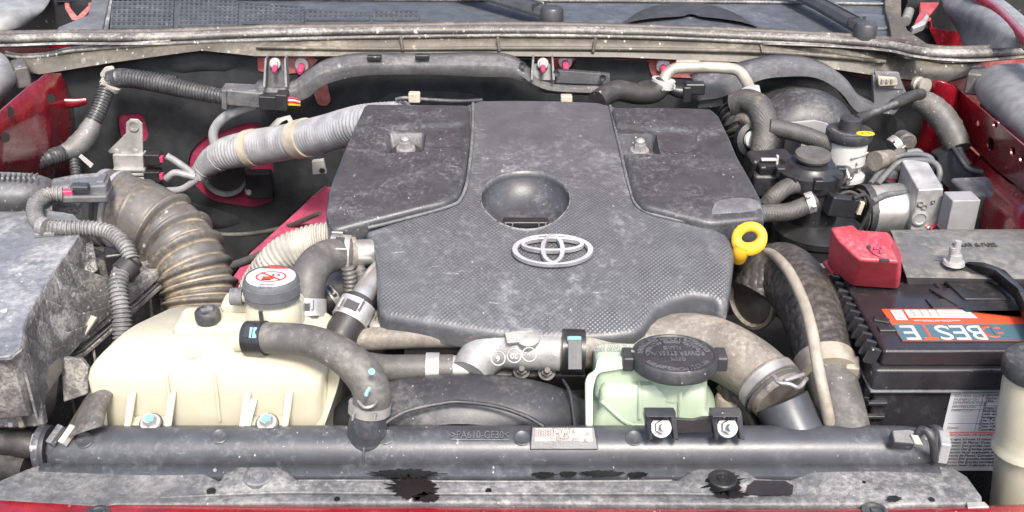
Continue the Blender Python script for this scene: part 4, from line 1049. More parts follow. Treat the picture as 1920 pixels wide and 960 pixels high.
# ================================================================= CENTRE-LEFT PIPES
p1 = thing('upper_water_hose', 'dusty dark elbow hose beside the tank cap, joined to a bright metal pipe', 'hose', Z(575,600,.0))
ep = [Z(574,612,.030), Z(574,560,.055), Z(582,512,.076), Z(608,484,.080), Z(650,474,.076)]
tube('elbow', ep, [.020,.0195,.0195,.019,.018], 'rubber_grey', p1, seg=24, n=10)
tube('metal_pipe', [Z(640,474,.076), Z(670,474,.074), Z(740,470,.066)], .0150, 'steel', p1, seg=20)
tube('pipe_lip', [Z(655,474,.0755), Z(664,474,.0745)], .0185, 'hose_brown', p1, seg=20, straight=True)
spring_clamp(p1, Z(640,474.5,.076), (1,0,-.05), .0190, (0,-.5,.85), 'zinc', w=.022)
spring_clamp(p1, Z(574,577,.047), ep[0]-ep[1], .0202, (0,-.9,.4), 'zinc', w=.018)
tube('hose_end', [Z(574,590,.040), Z(574,602,.032)], .021, 'rubber_grey', p1, seg=20, straight=True)
p2 = thing('lower_water_hose', 'black rubber hose with a wide metal clamp under the left edge of the engine cover', 'hose', Z(640,640,.0))
tube('metal_pipe', [Z(740,480,.055), Z(706,516,.058), Z(684,548,.054), Z(672,572,.047)], .0125, 'steel', p2, seg=20)
hz = [Z(676,562,.050), Z(660,592,.040), Z(640,628,.026), Z(625,665,.010)]
tube('hose', hz, [.0165,.0175,.0185,.019], 'rubber', p2, seg=20)
spring_clamp(p2, hz[1].lerp(hz[0], .22), hz[0]-hz[2], .0185, (0,-.6,.8), 'zinc', w=.022)
# white ribbed duct behind the cap
wd = thing('ribbed_duct', 'off white ribbed flexible duct curving behind the black filler cap', 'duct', Z(480,520,-.05))
tube('duct', [Z(470,590,-.05), Z(486,536,-.01), Z(530,480,.03), Z(585,456,.045), Z(645,448,.05)], .0215, 'convolute_white', wd, seg=20, cor=(.0052,.0022))
tube('tape_wrap', [Z(492,528,-.004), Z(520,490,.022)], .0228, 'hose_brown', wd, seg=20, cor=(.004,.001), straight=True)
# dark drain pipe with clip, behind
bp = thing('bypass_hose', 'short black hose with a dark spring clip between two larger hoses', 'hose', Z(600,580,-.05))
tube('hose', [Z(592,588,.005), Z(612,566,.018), Z(634,552,.024)], .0125, 'rubber', bp, seg=16)
spring_clamp(bp, Z(627,556,.022), Z(634,552,.024)-Z(612,566,.018), .0130, (0,-.5,.8), 'dull_metal', w=.008)
sm = thing('breather_hose', 'thin grey corrugated breather hoses dropping beside the metal clamp', 'hose', Z(655,560,-.05))
tube('hose', [Z(652,500,.07), Z(657,530,.052), Z(656,560,.035)], .0075, 'rubber_grey', sm, seg=12, cor=(.005,.0012))
tube('hose', [Z(672,498,.06), Z(680,530,.045), Z(676,552,.032)], .0075, 'rubber_grey', sm, seg=12, cor=(.005,.0012))
gh = thing('heater_feed_pipe', 'thin grey pipe rising along the left of the engine from the bellows', 'pipe', Z(470,490,-.10))
tube('pipe', [Z(430,500,-.08), Z(470,486,-.06), Z(520,462,-.03), Z(570,440,.0), Z(620,422,.02)], .006, 'rubber_grey', gh, seg=10)

# ================================================================= ENGINE BLOCK BENEATH
eb = thing('engine_block', 'dark dusty engine block and castings showing in the gaps below the cover', 'engine', (0.02,.35,-.35))
box('block', (0.03,.36,-.13), (.42,.40,.22), 'engine_dark', eb, bevel=.02)
box('cam_cover', (0.03,.38,.00), (.34,.30,.10), 'engine_dark', eb, bevel=.015)
tube('front_gallery', [Z(760,662,-.02), Z(820,660,-.02), Z(900,660,-.02)], .022, 'engine_dark', eb, seg=20)
tube('front_gallery', [Z(740,690,-.04), Z(820,690,-.04), Z(900,690,-.04)], .018, 'engine_dark', eb, seg=20)
box('dark_bracket', Z(740,605,.015), (.070,.020,.020), 'plastic_clean', eb, rot=(0,0,-.12), bevel=.003)
lathe('boss', [(.016,-.012),(.016,.0),(.012,.003),(.008,.003),(.007,0),(0,0)], Z(717,600,.030), 'dull_metal', eb, axis=(0,-.3,1), seg=24)
lathe('boss', [(.020,-.03),(.020,.0),(.014,.004),(0,.004)], Z(695,622,.012), 'hose_brown', eb, axis=(.2,-.3,1), seg=24)
for q in ((724,698,-.012),(700,690,-.02),(668,684,-.02)):
    lathe('pulley_nut', [(.014,-.01),(.014,.0),(.010,.004),(.006,.006),(0,.006)], Z(*q), 'dull_metal', eb, axis=(0,-.7,.7), seg=20)
box('casting', Z(615,610,-.03), (.10,.04,.06), 'dull_metal', eb, rot=(.2,.1,.3), bevel=.012, bseg=3)
box('casting', Z(640,545,.01), (.06,.04,.05), 'dull_metal', eb, rot=(.2,.1,.3), bevel=.012, bseg=3)
for q in ((978,694,-.005),(1025,697,-.004)):
    bolt(eb, Z(*q), (0,-.75,.6), .010, 'engine_dark', name='dark_bolt', stud=1.)
box('front_plate', Z(1010,712,-.03), (.10,.012,.05), 'engine_dark', eb, rot=(.6,0,0), bevel=.003)
box('front_plate', Z(1080,690,-.02), (.08,.012,.08), 'engine_dark', eb, rot=(.6,0,-.3), bevel=.003)
# lower radiator-side hoses and crossover
cr = thing('crossover_hose', 'dusty brown crossover hose with red marked clip under the front cover lip', 'hose', Z(780,640,-.03))
cp_ = [Z(640,640,.012), Z(690,636,.018), Z(760,632,.022), Z(830,630,.024), Z(884,630,.024)]
tube('hose', cp_, .0125, 'hose_brown', cr, seg=18)
k = spring_clamp(cr, Z(884,631,.024), (1,0,.0), .0130, (0,-.6,.7), 'convolute_white', w=.012, tabs=False, slot=False)
box('red_mark', Z(886,626,.036), (.005,.008,.001), 'paint_red', k, rot=(.7,0,0), bevel=0)
lw = thing('lower_crossover_hose', 'grey dusty lower crossover hose with metal clip above the fan shroud', 'hose', Z(780,690,-.03))
tube('hose', [Z(660,680,-.004), Z(720,690,.0), Z(780,690,.002), Z(850,690,.002)], .0145, 'rubber_grey', lw, seg=18)
spring_clamp(lw, Z(812,690,.002), (1,0,0), .0148, (0,-.6,.7), 'zinc', w=.014, tabs=False, slot=False)
tube('metal_end', [Z(834,690,.002), Z(880,690,.002)], .0135, 'zinc', lw, seg=18, straight=True)
# cast aluminium elbow
ce = thing('intake_elbow', 'cast aluminium intake elbow with round cast marks below the engine cover lip', 'elbow', Z(950,680,-.05))
tube('elbow', [Z(880,704,.0), Z(900,672,.008), Z(935,650,.016), Z(985,654,.018), Z(1052,658,.018)], [.0215,.0225,.024,.022,.0215], 'cast', ce, seg=28, n=10)
lathe('boss', [(.013,-.01),(.013,.004),(.010,.006),(0,.006)], Z(990,636,.036), 'cast', ce, axis=(0,-.3,1), seg=20)
for q in ((934,673,.0342),(964,668,.0365),(992,666,.0365)):
    p = Z(*q); m = flat_ring('cast_mark', p+Vector((0,-.002,.002)), .0078, .0014, 'cast', ce, (0,-.75,.66), h=.0012, seg=24)
    lettering(ce, {934:'6',964:'20',992:''}[q[0]] or '-', p+Vector((0,-.0022,.0022)), (-1,0,0), (0,-.66,-.75), .008, 'dull_metal', .0004)
box('elbow_rib', Z(975,632,.040), (.03,.014,.004), 'cast', ce, rot=(.4,0,.2), bevel=.001)
# big intercooler hose to the radiator's right
bh = thing('intercooler_hose', 'thick brown dusty intercooler hose sweeping from the engine to the front right', 'hose', Z(1450,760,-.06))
bp_ = [Z(1044,656,.016), Z(1100,650,.018), Z(1180,652,.010), Z(1258,640,.010), Z(1330,650,.012), Z(1390,678,.010), Z(1434,712,.004), Z(1464,748,-.004)]
tube('hose', bp_, [.0225,.0235,.0262,.0312,.033,.0318,.031,.030], 'hose_brown', bh, seg=30, n=10)
for i, t in enumerate((0, .33, .66, 1.0)):
    c = bp_[6].lerp(bp_[7], .0+t*.62); d = bp_[7]-bp_[6]
    lathe('hose_bead', [(.030,-.003),(.0335,0),(.030,.003)], c, 'hose_brown' if i < 2 else 'rubber_grey', bh, axis=d, seg=28)
ck = spring_clamp(bh, bp_[6].lerp(bp_[7], .25), bp_[7]-bp_[6], .0318, (.1,-.4,.9), 'dull_metal', w=.010, slot=False, tabs=False)
d = (bp_[7]-bp_[6]).normalized()
cc = bp_[6].lerp(bp_[7], .22)
tube('clip_wire', [Z(1452,706,.040), Z(1460,717,.040), Z(1480,720,.040), Z(1498,726,.036), Z(1512,710,.030)], .0022, 'steel', ck, seg=8)
tube('clip_wire', [Z(1470,714,.041), Z(1488,708,.040), Z(1506,702,.034)], .0022, 'dull_metal', ck, seg=8)
pk_ = spring_clamp(bh, Z(1074,657,.018), (1,0,-.02), .0240, (0,-.7,.7), 'plastic_clean', w=.024, tabs=False, lab='black plastic hose clip with a turquoise mark')
box('mark', Z(1077,636,.043), (.014,.006,.001), 'paint_cyan', pk_, rot=(.5,0,0), bevel=0)
box('clip_tongue', Z(1078,665,.040), (.014,.030,.002), 'plastic', pk_, rot=(.95,0,0), bevel=.0006)
lettering(bh, 'AZ GT87 EPDM 20 11', Z(1130,652,.0425), (-1,0,.03), (0,-.6,-.8), .010, 'plastic_grey', .0003, fit=S(100,Z(1130,652,.04)))
# rubber mount behind the reservoir
mt = thing('rubber_mount', 'small brown rubber bushing on a stub pipe beside the brown hose', 'bushing', Z(1372,770,-.08))
lathe('bushing', [(.014,-.03),(.017,-.02),(.017,.0),(.015,.004),(.010,.004),(.009,0),(0,0)], Z(1371,748,-.03), 'hose_brown', mt, axis=(0,-.1,1), seg=22)
tube('stub', [Z(1371,750,-.03), Z(1368,715,-.01)], .0095, 'rubber', mt, seg=14, straight=True)

# ================================================================= POWER STEERING RESERVOIR
ps = thing('power_steering_reservoir', 'pale green translucent power steering fluid reservoir with wide black cap', 'fluid reservoir', Z(1230,800,-.02))
yP = .070
xl_, xr_ = X(1106,790,yP), X(1352,790,yP)
pl0 = [(xl_+.004,yP),(xr_-.004,yP),(xr_+.002,yP+.05),(xr_-.002,.147),(xl_+.008,.147),(xl_-.001,yP+.05)]
pl1 = [(xl_+.010,yP+.002),(xr_-.016,yP+.002),(xr_-.008,yP+.05),(xr_-.012,.145),(xl_+.016,.145),(xl_+.008,yP+.05)]
pl2 = [(xl_+.014,yP+.010),(xr_-.022,yP+.010),(xr_-.014,yP+.05),(xr_-.016,.142),(xl_+.020,.142),(xl_+.012,yP+.05)]
rows = [ring(p, z, .010) for p, z in ((pl0,-.08),(pl0,-.026),(lerp_plan(pl0,pl1,.6),-.018),(pl1,-.011),(pl1,.004),(lerp_plan(pl1,pl2,.35),.011),(pl2,.0155),(lerp_plan(pl2,pl2,1),.016))]
bm = bmesh.new(); vv = [[bm.verts.new(p) for p in r] for r in rows]
for a, b in zip(vv, vv[1:]):
    n = len(a)
    for i in range(n): bm.faces.new((a[i], a[(i+1) % n], b[(i+1) % n], b[i]))
bm.faces.new(vv[-1])
bmobj('reservoir_body', bm, 'green_tank', ps, sharp=70)
slab('side_flange', round_poly([Z(1120,668,.042), Z(1176,668,.042), Z(1180,690,.036), Z(1120,700,.030), Z(1112,730,.016), Z(1112,806,-.022), Z(1098,806,-.022), Z(1097,716,.022), Z(1102,702,.028), Z(1116,694,.034)], .006), (0,.006,-.004), 'green_tank', ps, bevel=.0015)
box('back_tower', Z(1150,676,.036)+Vector((.012,.012,-.022)), (.060,.040,.050), 'green_tank', ps, bevel=.008, bseg=3)
for px in (1200, 1275): tube('mould_line', [Y(px-2,702,yP+.03), Y(px,735,yP+.004), Y(px,785,yP)], .0022, 'green_tank', ps, seg=6)
tube('mould_line', [Y(1128,752,yP+.001), Y(1180,795,yP-.001), Y(1230,793,yP-.001)], .002, 'green_tank', ps, seg=6)
cc_ = Z(1265,661,.048); cr_ = S(81, cc_); ct = Vector((.0,.11,1)).normalized(); Qc = axes(ct)
lathe('neck', [(cr_*.62,-.05),(cr_*.60,-.010)], cc_+Vector((0,.012,0)), 'green_tank', ps, axis=ct, seg=32)
pcap = lathe('reservoir_cap', [(cr_*.96,-.015),(cr_,-.013),(cr_,-.002),(cr_*.97,.0),(cr_*.93,.0),(cr_*.90,-.0015),(0,-.0015)], cc_, 'plastic_grey' if 0 else 'plastic', ps, axis=ct, seg=56)
for s in (-1, 1): box('cap_ear', cc_+Vector((s*cr_*1.08,0,-.008)), (cr_*.26,.022,.016), 'plastic', pcap, bevel=.002)
def ct_p(x, y, h=-.0009): return cc_ + Qc @ Vector((x*cr_, y*cr_, h))
lettering(pcap, 'POWER STEERING', ct_p(0,.02), -Qc.col[0], -Qc.col[1], .011, 'plastic_grey', .0006, fit=cr_*1.36)
lettering(pcap, 'FLUID', ct_p(-.02,.30), -Qc.col[0], -Qc.col[1], .009, 'plastic_grey', .0006, fit=cr_*.42)
lettering(pcap, 'OPEN', ct_p(.04,-.28), -Qc.col[0], -Qc.col[1], .008, 'plastic_grey', .0006, fit=cr_*.34)
def arc_text(parent, s, c, R, a0, a1, Q, size, mat, inv=False):
    for i, ch in enumerate(s):
        if ch == ' ': continue
        a = math.radians(a0+(a1-a0)*i/(len(s)-1)); d = Q @ Vector((math.cos(a), math.sin(a), 0)); t = Q @ Vector((-math.sin(a), math.cos(a), 0))
        if inv: lettering(parent, ch, c+d*R, t, -d, size, mat, .0005)
        else: lettering(parent, ch, c+d*R, -t, d, size, mat, .0005)
arc_text(pcap, 'READ OWNERS MANUAL BEFORE USE', cc_+ct*-.0009, cr_*.80, 175, 10, Qc, .0085, 'plastic_grey', True)
arc_text(pcap, 'CLEAN CAP BEFORE OPENING', cc_+ct*-.0009, cr_*.62, 170, 20, Qc, .007, 'plastic_grey', True)
arc_text(pcap, 'USE ATF DEXRON II OR III', cc_+ct*-.0009, cr_*.78, 215, 330, Qc, .0085, 'plastic_grey', True)

# ================================================================= BRAIDED INTAKE HOSE + STRAP
bz = thing('braided_duct', 'thick black duct in scaly heat sleeve curving down beside the battery', 'duct', Z(1560,800,-.1))
path = [Z(1412,556,.004), Z(1428,532,.016), Z(1464,514,.028), Z(1502,548,.030), Z(1528,608,.022), Z(1546,680,.006)]
tube('sleeve', path, [.030,.0350,.0375,.0355,.0325,.0305], 'braid', bz, seg=30, n=10)
tube('lower_pipe', [Z(1544,664,.008), Z(1564,735,-.010), Z(1586,825,-.034)], .0265, 'rubber_grey', bz, seg=26)
d = path[0]-path[1]
fa = Vector((-.80,-.50,.10)); fo_ = Z(1410,558,.004)
lathe('flange_ring', [(.030,-.004),(.0375,-.003),(.0385,.0),(.0375,.003),(.034,.004),(.032,-.002),(0,-.004)], fo_, 'hose_brown', bz, axis=fa, seg=36)
lathe('flange_bore', [(.031,0),(.029,.001),(0,.001)], fo_+fa.normalized()*-.001, 'engine_dark', bz, axis=fa, seg=30)
st_ = [Z(1394,510,.022), Z(1410,482,.040), Z(1440,474,.055), Z(1474,502,.069), Z(1504,560,.066), Z(1522,620,.056), Z(1534,690,.038), Z(1548,756,.010), Z(1562,830,-.040)]
sp_ = thing('bleed_pipe', 'thin tan pipe looping over the scaly duct and down to the radiator', 'pipe', Z(1560,815,-.06))
tube('pipe', st_, .0060, 'strap_tan', sp_, seg=14, n=10, sq=(1,1))
sb = thing('duct_strap', 'tan plastic retaining strap around the lower end of the scaly duct', 'strap', Z(1560,690,-.06))
lathe('strap', [(.0280,-.011),(.0325,-.011),(.0325,.011),(.0280,.011)], Z(1549,692,.003), 'strap_tan', sb, axis=path[-1]-path[-2], seg=28)
box('strap_lug', Z(1596,690,.012), (.014,.018,.020), 'strap_tan', sb, rot=(.3,0,-.2), bevel=.002)
# ================================================================= BATTERY
bt = thing('battery', 'black car battery with orange and teal label at the right edge', 'battery', Vector((.49,.17,-.15)))
bx0, bx1, by0, by1, bzt = .362, .64, .085, .262, .046
box('case', ((bx0+bx1)/2,(by0+by1)/2,-.075), (bx1-bx0-.012,by1-by0-.012,.20), 'battery', bt, bevel=.004)
box('lid_skirt', ((bx0+bx1)/2,(by0+by1)/2,.018), (bx1-bx0,by1-by0,.026), 'battery', bt, bevel=.004)
box('lid', ((bx0+bx1)/2,(by0+by1)/2,.040), (bx1-bx0-.014,by1-by0-.012,.020), 'battery_top', bt, bevel=.004)
box('lid_seam', ((bx0+bx1)/2,(by0+by1)/2,.0045), (bx1-bx0+.002,by1-by0+.002,.003), 'plastic_grey', bt, bevel=.001)
TOP = .0502
def BT(px, py, z=TOP): return Z(px, py, z)
# stepped centre cover and its latch
cvp = round_poly([BT(*q) for q in ((1738,527),(1874,520),(1995,690),(1838,600)[:0] or (1990,640))], .002) if 0 else None
slab('vent_cover', [BT(1742,540,.0535), BT(1905,540,.0535), BT(1990,600,.0535), BT(1990,583,.0535), BT(1812,583,.0535)], (0,0,-.003), 'battery', bt, bevel=.0008)
slab('vent_cover', round_poly([BT(1768,522,.056), BT(1850,522,.056), BT(1900,560,.056), BT(1808,560,.056)], .004), (0,0,-.006), 'battery', bt, bevel=.0012)
slab('vent_cover', [BT(1735,559,.0522), BT(1782,560,.0522), BT(1802,578,.0522), BT(1750,578,.0522)], (0,0,-.002), 'battery', bt, bevel=.0008)
tube('cover_groove', [BT(1742,520,.0512), BT(1768,545,.0512), BT(1800,580,.0512)], .0022, 'ink', bt, seg=8, straight=True)
# ribs along the left flank and lid edge
rib = None
for i in range(11):
    y = by0+.012+i*.0148
    p = Vector((bx0-.001, y, .040))
    box('lid_rib', p, (.012,.005,.018), 'battery', bt, bevel=.001, rot=(0,.3,0))
for i in range(9):
    y = by0+.016+i*.018
    box('flank_rib', Vector((bx0+.003, y, -.075)), (.008,.005,.155), 'battery', bt, bevel=.001)
for i in range(8):
    z = -.012-i*.017
    box('corner_rib', Vector((bx0+.010, by0+.004, z)), (.020,.006,.004), 'battery', bt, bevel=.001)
    box('side_rail', Vector((bx0+.001, (by0+by1)/2, z)), (.006,by1-by0-.02,.005), 'battery', bt, bevel=.001)
box('corner_lug', BT(1652,605,.048), (.016,.010,.010), 'battery', bt, rot=(0,0,-.4), bevel=.0015)
box('corner_lug', BT(1662,622,.048), (.018,.010,.010), 'battery', bt, rot=(0,0,.0), bevel=.0015)
# top label: orange over teal with upside-down name
lab_px = [(1644,580),(1990,586),(1990,644),(1692,640)]
lp = [BT(*q, TOP+.0004) for q in lab_px]
lp[1].x = lp[2].x = .632; lp[1].y = lp[0].y; lp[2].y = lp[3].y; lp[0].x = lp[3].x-.002
lbl = slab('top_label', lp, (0,0,.0004), 'label_orange', bt)
x0_, x1_, yb_, yt_ = lp[3].x, lp[1].x, lp[3].y, lp[0].y; hl_ = yt_-yb_
slab('teal_band', [Vector((x0_,yb_,TOP+.0012)), Vector((x1_,yb_,TOP+.0012)), Vector((x1_,yb_+hl_*.50,TOP+.0012)), Vector((x0_,yb_+hl_*.50,TOP+.0012))], (0,0,.0002), 'label_teal', lbl)
def LB(u, v, h=.0016): return Vector((x0_+(x1_-x0_)*0+u, yb_+hl_*v, TOP+h))
cx = BT(1790,622).x-x0_
for k, (ch, m) in enumerate((('E','label_white'),('T','label_orange'),('S','label_white'),('E','label_white'),('B','label_white'))):
    lettering(lbl, ch, LB(BT(1704+31*k,626).x-x0_+.002, .26), (-1,0,0), (0,-1,0), hl_*.62, m, .0002, fit=.0148)
# smiling gear mark to the right of the name
gc = LB(BT(1862,628).x-x0_, .28)
Qz = Matrix.Identity(3)
flat_ring('gear_mark', gc, .0115, .004, 'label_orange', lbl, (0,0,1), h=.0003, seg=28)
box('gear_gap', gc+Vector((.008,0,.0003)), (.014,.020,.0004), 'label_teal', lbl, bevel=0)
for s in (-1, 1): box('gear_eye', gc+Vector((.007,s*.005,.0006)), (.006,.0028,.0004), 'label_orange', lbl, bevel=0)
# small print blocks
slab('barcode_patch', [LB(.006,.62), LB(.018,.62), LB(.018,.94), LB(.006,.94)], (0,0,.0002), 'label_white', lbl)
for i in range(7): box('barcode_bar', LB(.012,.66+.04*i,.0020), (.009,.0006,.0002), 'ink_grey', lbl, bevel=0)
slab('print_patch', [LB(.021,.70), LB(.092,.68), LB(.088,.95), LB(.021,.95)], (0,0,.0002), 'label_white', lbl)
for j in range(4):
    for i in range(4): lettering(lbl, 'o', LB(.028+.0085*i,.74+.06*j,.0019), (-1,0,0), (0,-1,0), .0055, 'ink', .0001)
for j in range(5): box('print_line', LB(.072,.72+.048*j,.0020), (.028,.0006,.0002), 'ink_grey', lbl, bevel=0)
lettering(lbl, 'www.ETNA-BATERIAS.com', LB(.048,.60,.0018), (-1,0,0), (0,-1,0), .0055, 'label_white', .0001, fit=.048)
for i, m in enumerate(('yellow_ink','blue_ink','yellow_ink')):
    c = LB(.150+.013*i, .80, .0018)
    if i == 1: disc('hazard_mark', c, .0052, m, lbl, (0,0,1), .0002, seg=20)
    else: slab('hazard_mark', [c+Vector((-.006,.005,0)), c+Vector((.006,.005,0)), c+Vector((0,-.005,0))], (0,0,.0002), m, lbl)
lettering(lbl, 'Pb', LB(.188,.80,.0018), (-1,0,0), (0,-1,0), .009, 'label_white', .0001); lettering(lbl, 'R', LB(.138,.82,.0018), (-1,0,0), (0,-1,0), .009, 'label_white', .0001)
# white data sheet on the front face
yf = by0+.006-.0006
def BF(px, py): return Y(px, py, yf)
dl = [BF(1786,726), BF(1990,736), BF(1990,892), BF(1757,880)]
dl[1] = Vector((dl[0].x+.125, yf, dl[0].z)); dl[3] = Vector((dl[0].x-.0005, yf, BF(1760,882).z)); dl[2] = Vector((dl[1].x, yf, dl[3].z))
sheet = slab('data_label', round_poly(dl, .005), (0,-.0004,0), 'label_white', bt)
x0s, zt, zb = dl[0].x, dl[0].z, dl[3].z; H_ = zt-zb
fx, fz = Vector((1,0,0)), Vector((0,0,1))
def DL(u, v): return Vector((x0s+u, yf-.0007, zt-H_*v))
left = ('NOMBRE DEL PRODUCTO','NOMBRE QUIMICO','NUMERO UN','DIVISION O CL.UN','PROVEEDOR','DIRECCION','','','','','FONO')
right = ('Bateria de plomo acido','Acumuladores electricos de','liquido acido','2794','8','Emasa Chile SpA','Baterias Panama S.A.','Calle del Ingenio 4550, Bue','Santiago, Chile','Ave. 7 A de Mayo','Zona 11 Ciudad de Guatemala','Chile: +56 2 25200000','Colombia: 01 8000')
for i, s in enumerate(left):
    if s: lettering(sheet, s, DL(.004,.055+i*.042), fx, fz, .0042, 'ink_grey', .0001, align='LEFT')
for i, s in enumerate(right): lettering(sheet, s, DL(.036,.05+i*.037), fx, fz, .0044, 'ink', .0001, align='LEFT')
box('rule', DL(.06,.525), (.110,.0003,.0007), 'label_red', sheet, bevel=0)
lettering(sheet, 'INDICACION DE SEGURIDAD MEDIDAS DE PRIMEROS AUXILIOS', DL(.005,.555), fx, fz, .0042, 'label_red', .0001, align='LEFT')
for i in range(9):
    lettering(sheet, random.choice(('Ingestion: Dar grandes cantidades de agua. No inducir','Contacto con Piel: Lavar con abundante agua y jabon','Inhalacion: llevar al afectado al aire libre y dar','Contacto de Planos: Consultar al medico inmediato','con agua durante 15 minutos, y consultar un medico')), DL(.006,.61+i*.040), fx, fz, .0043, 'ink', .0001, align='LEFT')
for v in (.075,.165,.21,.255,.42): box('rule', DL(.06,v), (.112,.0003,.0003), 'ink_grey', sheet, bevel=0)
box('rule', DL(.033,.26), (.0003,.0003,H_*.5), 'ink_grey', sheet, bevel=0)

# ---- red positive terminal cover
tcv = thing('terminal_cover', 'red plastic battery terminal cover with a plus sign', 'terminal cover', BT(1620,520))
def R_(px, py, z): return Z(px, py, z)
v = [R_(1556,424,.120),R_(1600,420,.120),R_(1608,430,.120),R_(1666,434,.118),R_(1674,452,.116),R_(1670,460,.116),R_(1688,492,.108),R_(1612,488,.108),R_(1572,452,.118),
     R_(1552,492,.062),R_(1604,520,.060),R_(1597,536,.054),R_(1684,541,.054),R_(1688,500,.090),R_(1690,470,.06)]
topo = [v[0],v[1],v[2],v[3],v[4],v[5],v[6],v[7],v[8]]
low = [R_(1549,492,.064), R_(1600,470,.064), R_(1625,470,.064), R_(1690,470,.064), R_(1694,486,.060), R_(1692,500,.058), R_(1685,541,.054), R_(1597,535,.055), R_(1566,510,.060)]
bm = bmesh.new(); A = [bm.verts.new(p) for p in topo]; B = [bm.verts.new(p) for p in low]
for i in range(9): bm.faces.new((A[i], A[(i+1) % 9], B[(i+1) % 9], B[i]))
bm.faces.new(A)
bmobj('cover', bm, 'red_plastic', tcv, bevel=.0045, bseg=3)
slab('cover_lip', [R_(1543,490,.062), R_(1556,484,.062), R_(1574,505,.060), R_(1560,512,.060)], (0,0,-.004), 'red_plastic', tcv, bevel=.001)
tcn = (topo[3]-topo[7]).cross(topo[7]-topo[8]).normalized(); tcn = -tcn if tcn.z < 0 else tcn
def TP(px, py): return PL(px, py, topo[7]*.5+topo[4]*.5, tcn) + tcn*.0030
pc_ = TP(1648,470)
flat_ring('plus_ring', pc_, .0115, .0012, 'red_pale', tcv, tcn, h=.0010, seg=28, sy=1.)
Qt = axes(tcn)
for w, h in ((.014,.0032),(.0032,.014)): box('plus_sign', pc_, (w,h,.0014), 'red_pale', tcv, rot=Qt, bevel=.0003)
for px, py, w in ((1628,466,.004),(1657,491,.010)): box('cover_slot', TP(px,py)-tcn*.0006, (w,.0035,.0014), 'ink', tcv, rot=Qt, bevel=0)

# ---- battery hold-down clamp
hd = thing('battery_clamp', 'black steel battery hold-down bar with an upright threaded stud', 'battery clamp', BT(1790,510))
slab('clamp_end', [BT(1752,488,.066), BT(1800,494,.068), BT(1830,496,.068), BT(1880,512,.066), BT(1868,520,.064), BT(1800,510,.063), BT(1762,502,.062), BT(1748,492,.062)], (0,0,-.006), 'plastic_clean', hd, bevel=.001)
loft('bar', [[BT(1800,498,.064), BT(1815,492,.074), BT(1845,492,.074), BT(1850,500,.062)], [BT(1860,522,.064), BT(1866,506,.078), BT(1884,506,.078), BT(1890,520,.064)], [BT(1902,560,.062), BT(1908,540,.076), BT(1922,545,.076), BT(1930,562,.062)], [BT(1935,640,.060), BT(1945,620,.074), BT(1962,630,.074), BT(1970,650,.060)]], 'battery', hd, solid=.0025)
bolt(hd, BT(1788,494,.070), (0,0,1), .012, 'zinc', name='nut', stud=1.)
tube('stud', [BT(1788,494,.070), BT(1789,462,.090)], .005, 'zinc', hd, seg=10, cor=(.002,.0007))

# ---- relay and fuse box lid behind the battery
rb_ = thing('fuse_box', 'grey dusty relay and fuse box lid behind the battery', 'fuse box', Z(1830,480,-.05))
rp = [Z(1672,431,.062), Z(1990,431,.062), Z(1990,538,.052), Z(1690,530,.052)]
loft('lid', [[Z(1668,431,.040), Z(1800,430,.040), Z(1990,430,.040)], [Z(1668,431,.060), Z(1800,430,.060), Z(1990,430,.060)], [Z(1672,437,.066), Z(1800,437,.066), Z(1990,437,.066)], [Z(1690,490,.066), Z(1810,490,.066), Z(1990,490,.066)], [Z(1700,520,.062), Z(1820,522,.062), Z(1990,524,.062)], [Z(1705,548,.035), Z(1820,548,.035), Z(1990,548,.035)]], 'relay_lid', rb_, solid=.002, bevel=.002)
lettering(rb_, 'RELAY & FUSE', Z(1828,459,.0675), (1,0,0), (0,1,0), .012, 'plastic', .0005, fit=S(80, Z(1828,459,.066)))

# ================================================================= WASHER FILLER NECK
wf = thing('washer_filler', 'cream plastic washer bottle filler neck with black cap at lower right corner', 'filler neck', Z(1870,945,-.08))
tp, bt_ = Z(1948,684,.070), Z(1902,1010,-.14)
L_ = tp-bt_
pr = [(.0, .027),(.08,.027),(.30,.0275),(.46,.028),(.52,.030),(.545,.033),(.57,.0318),(.60,.0295),(.66,.031),(.9,.030),(1.0,.028)]
lathe('neck', [(r, L_.length*t) for t, r in pr], bt_, 'cream', wf, axis=L_, seg=36)
wc = lathe('cap', [(.030,-.014),(.032,-.012),(.032,.0),(.029,.004),(.023,.005),(.021,.001),(.006,.001),(.006,.007),(0,.008)], tp+L_.normalized()*.004, 'plastic', wf, axis=L_, seg=36)
slab('base_tab', [Z(1812,940,-.035), Z(1846,940,-.035), Z(1856,950,-.035), Z(1815,952,-.036)], (0,0,-.003), 'dull_metal', wf, bevel=.001)

# ================================================================= FUEL FILTER
ff = thing('fuel_filter', 'glossy black fuel filter canister behind the red terminal cover', 'fuel filter', Z(1540,480,-.12))
fx_, fy_ = Z(1538,420,-.0).x, .485
fcn = Vector((fx_, fy_, -.05)); fR = S(82, fcn)
lathe('canister', [(fR*.9,-.10),(fR,-.09),(fR*1.02,-.02),(fR*.98,.0),(fR*1.04,.004),(fR*1.04,.012),(fR*.96,.016),(fR*.94,.03),(fR*1.0,.034),(fR*1.0,.042),(fR*.7,.050),(0,.050)], fcn, 'plastic_clean', ff, seg=44)
for i in range(18):
    a = math.pi + math.pi*i/17
    box('grip_rib', fcn+Vector((math.cos(a)*fR*1.02, math.sin(a)*fR*1.02, -.012)), (.006,.004,.030), 'battery', ff, rot=(0,0,a+math.pi/2), bevel=.001)
head = Y(1520,318,.50)
lathe('primer_base', [(.040,-.02),(.042,-.010),(.042,.0),(.034,.004),(.030,.010),(.020,.012)], head, 'plastic_clean', ff, seg=32)
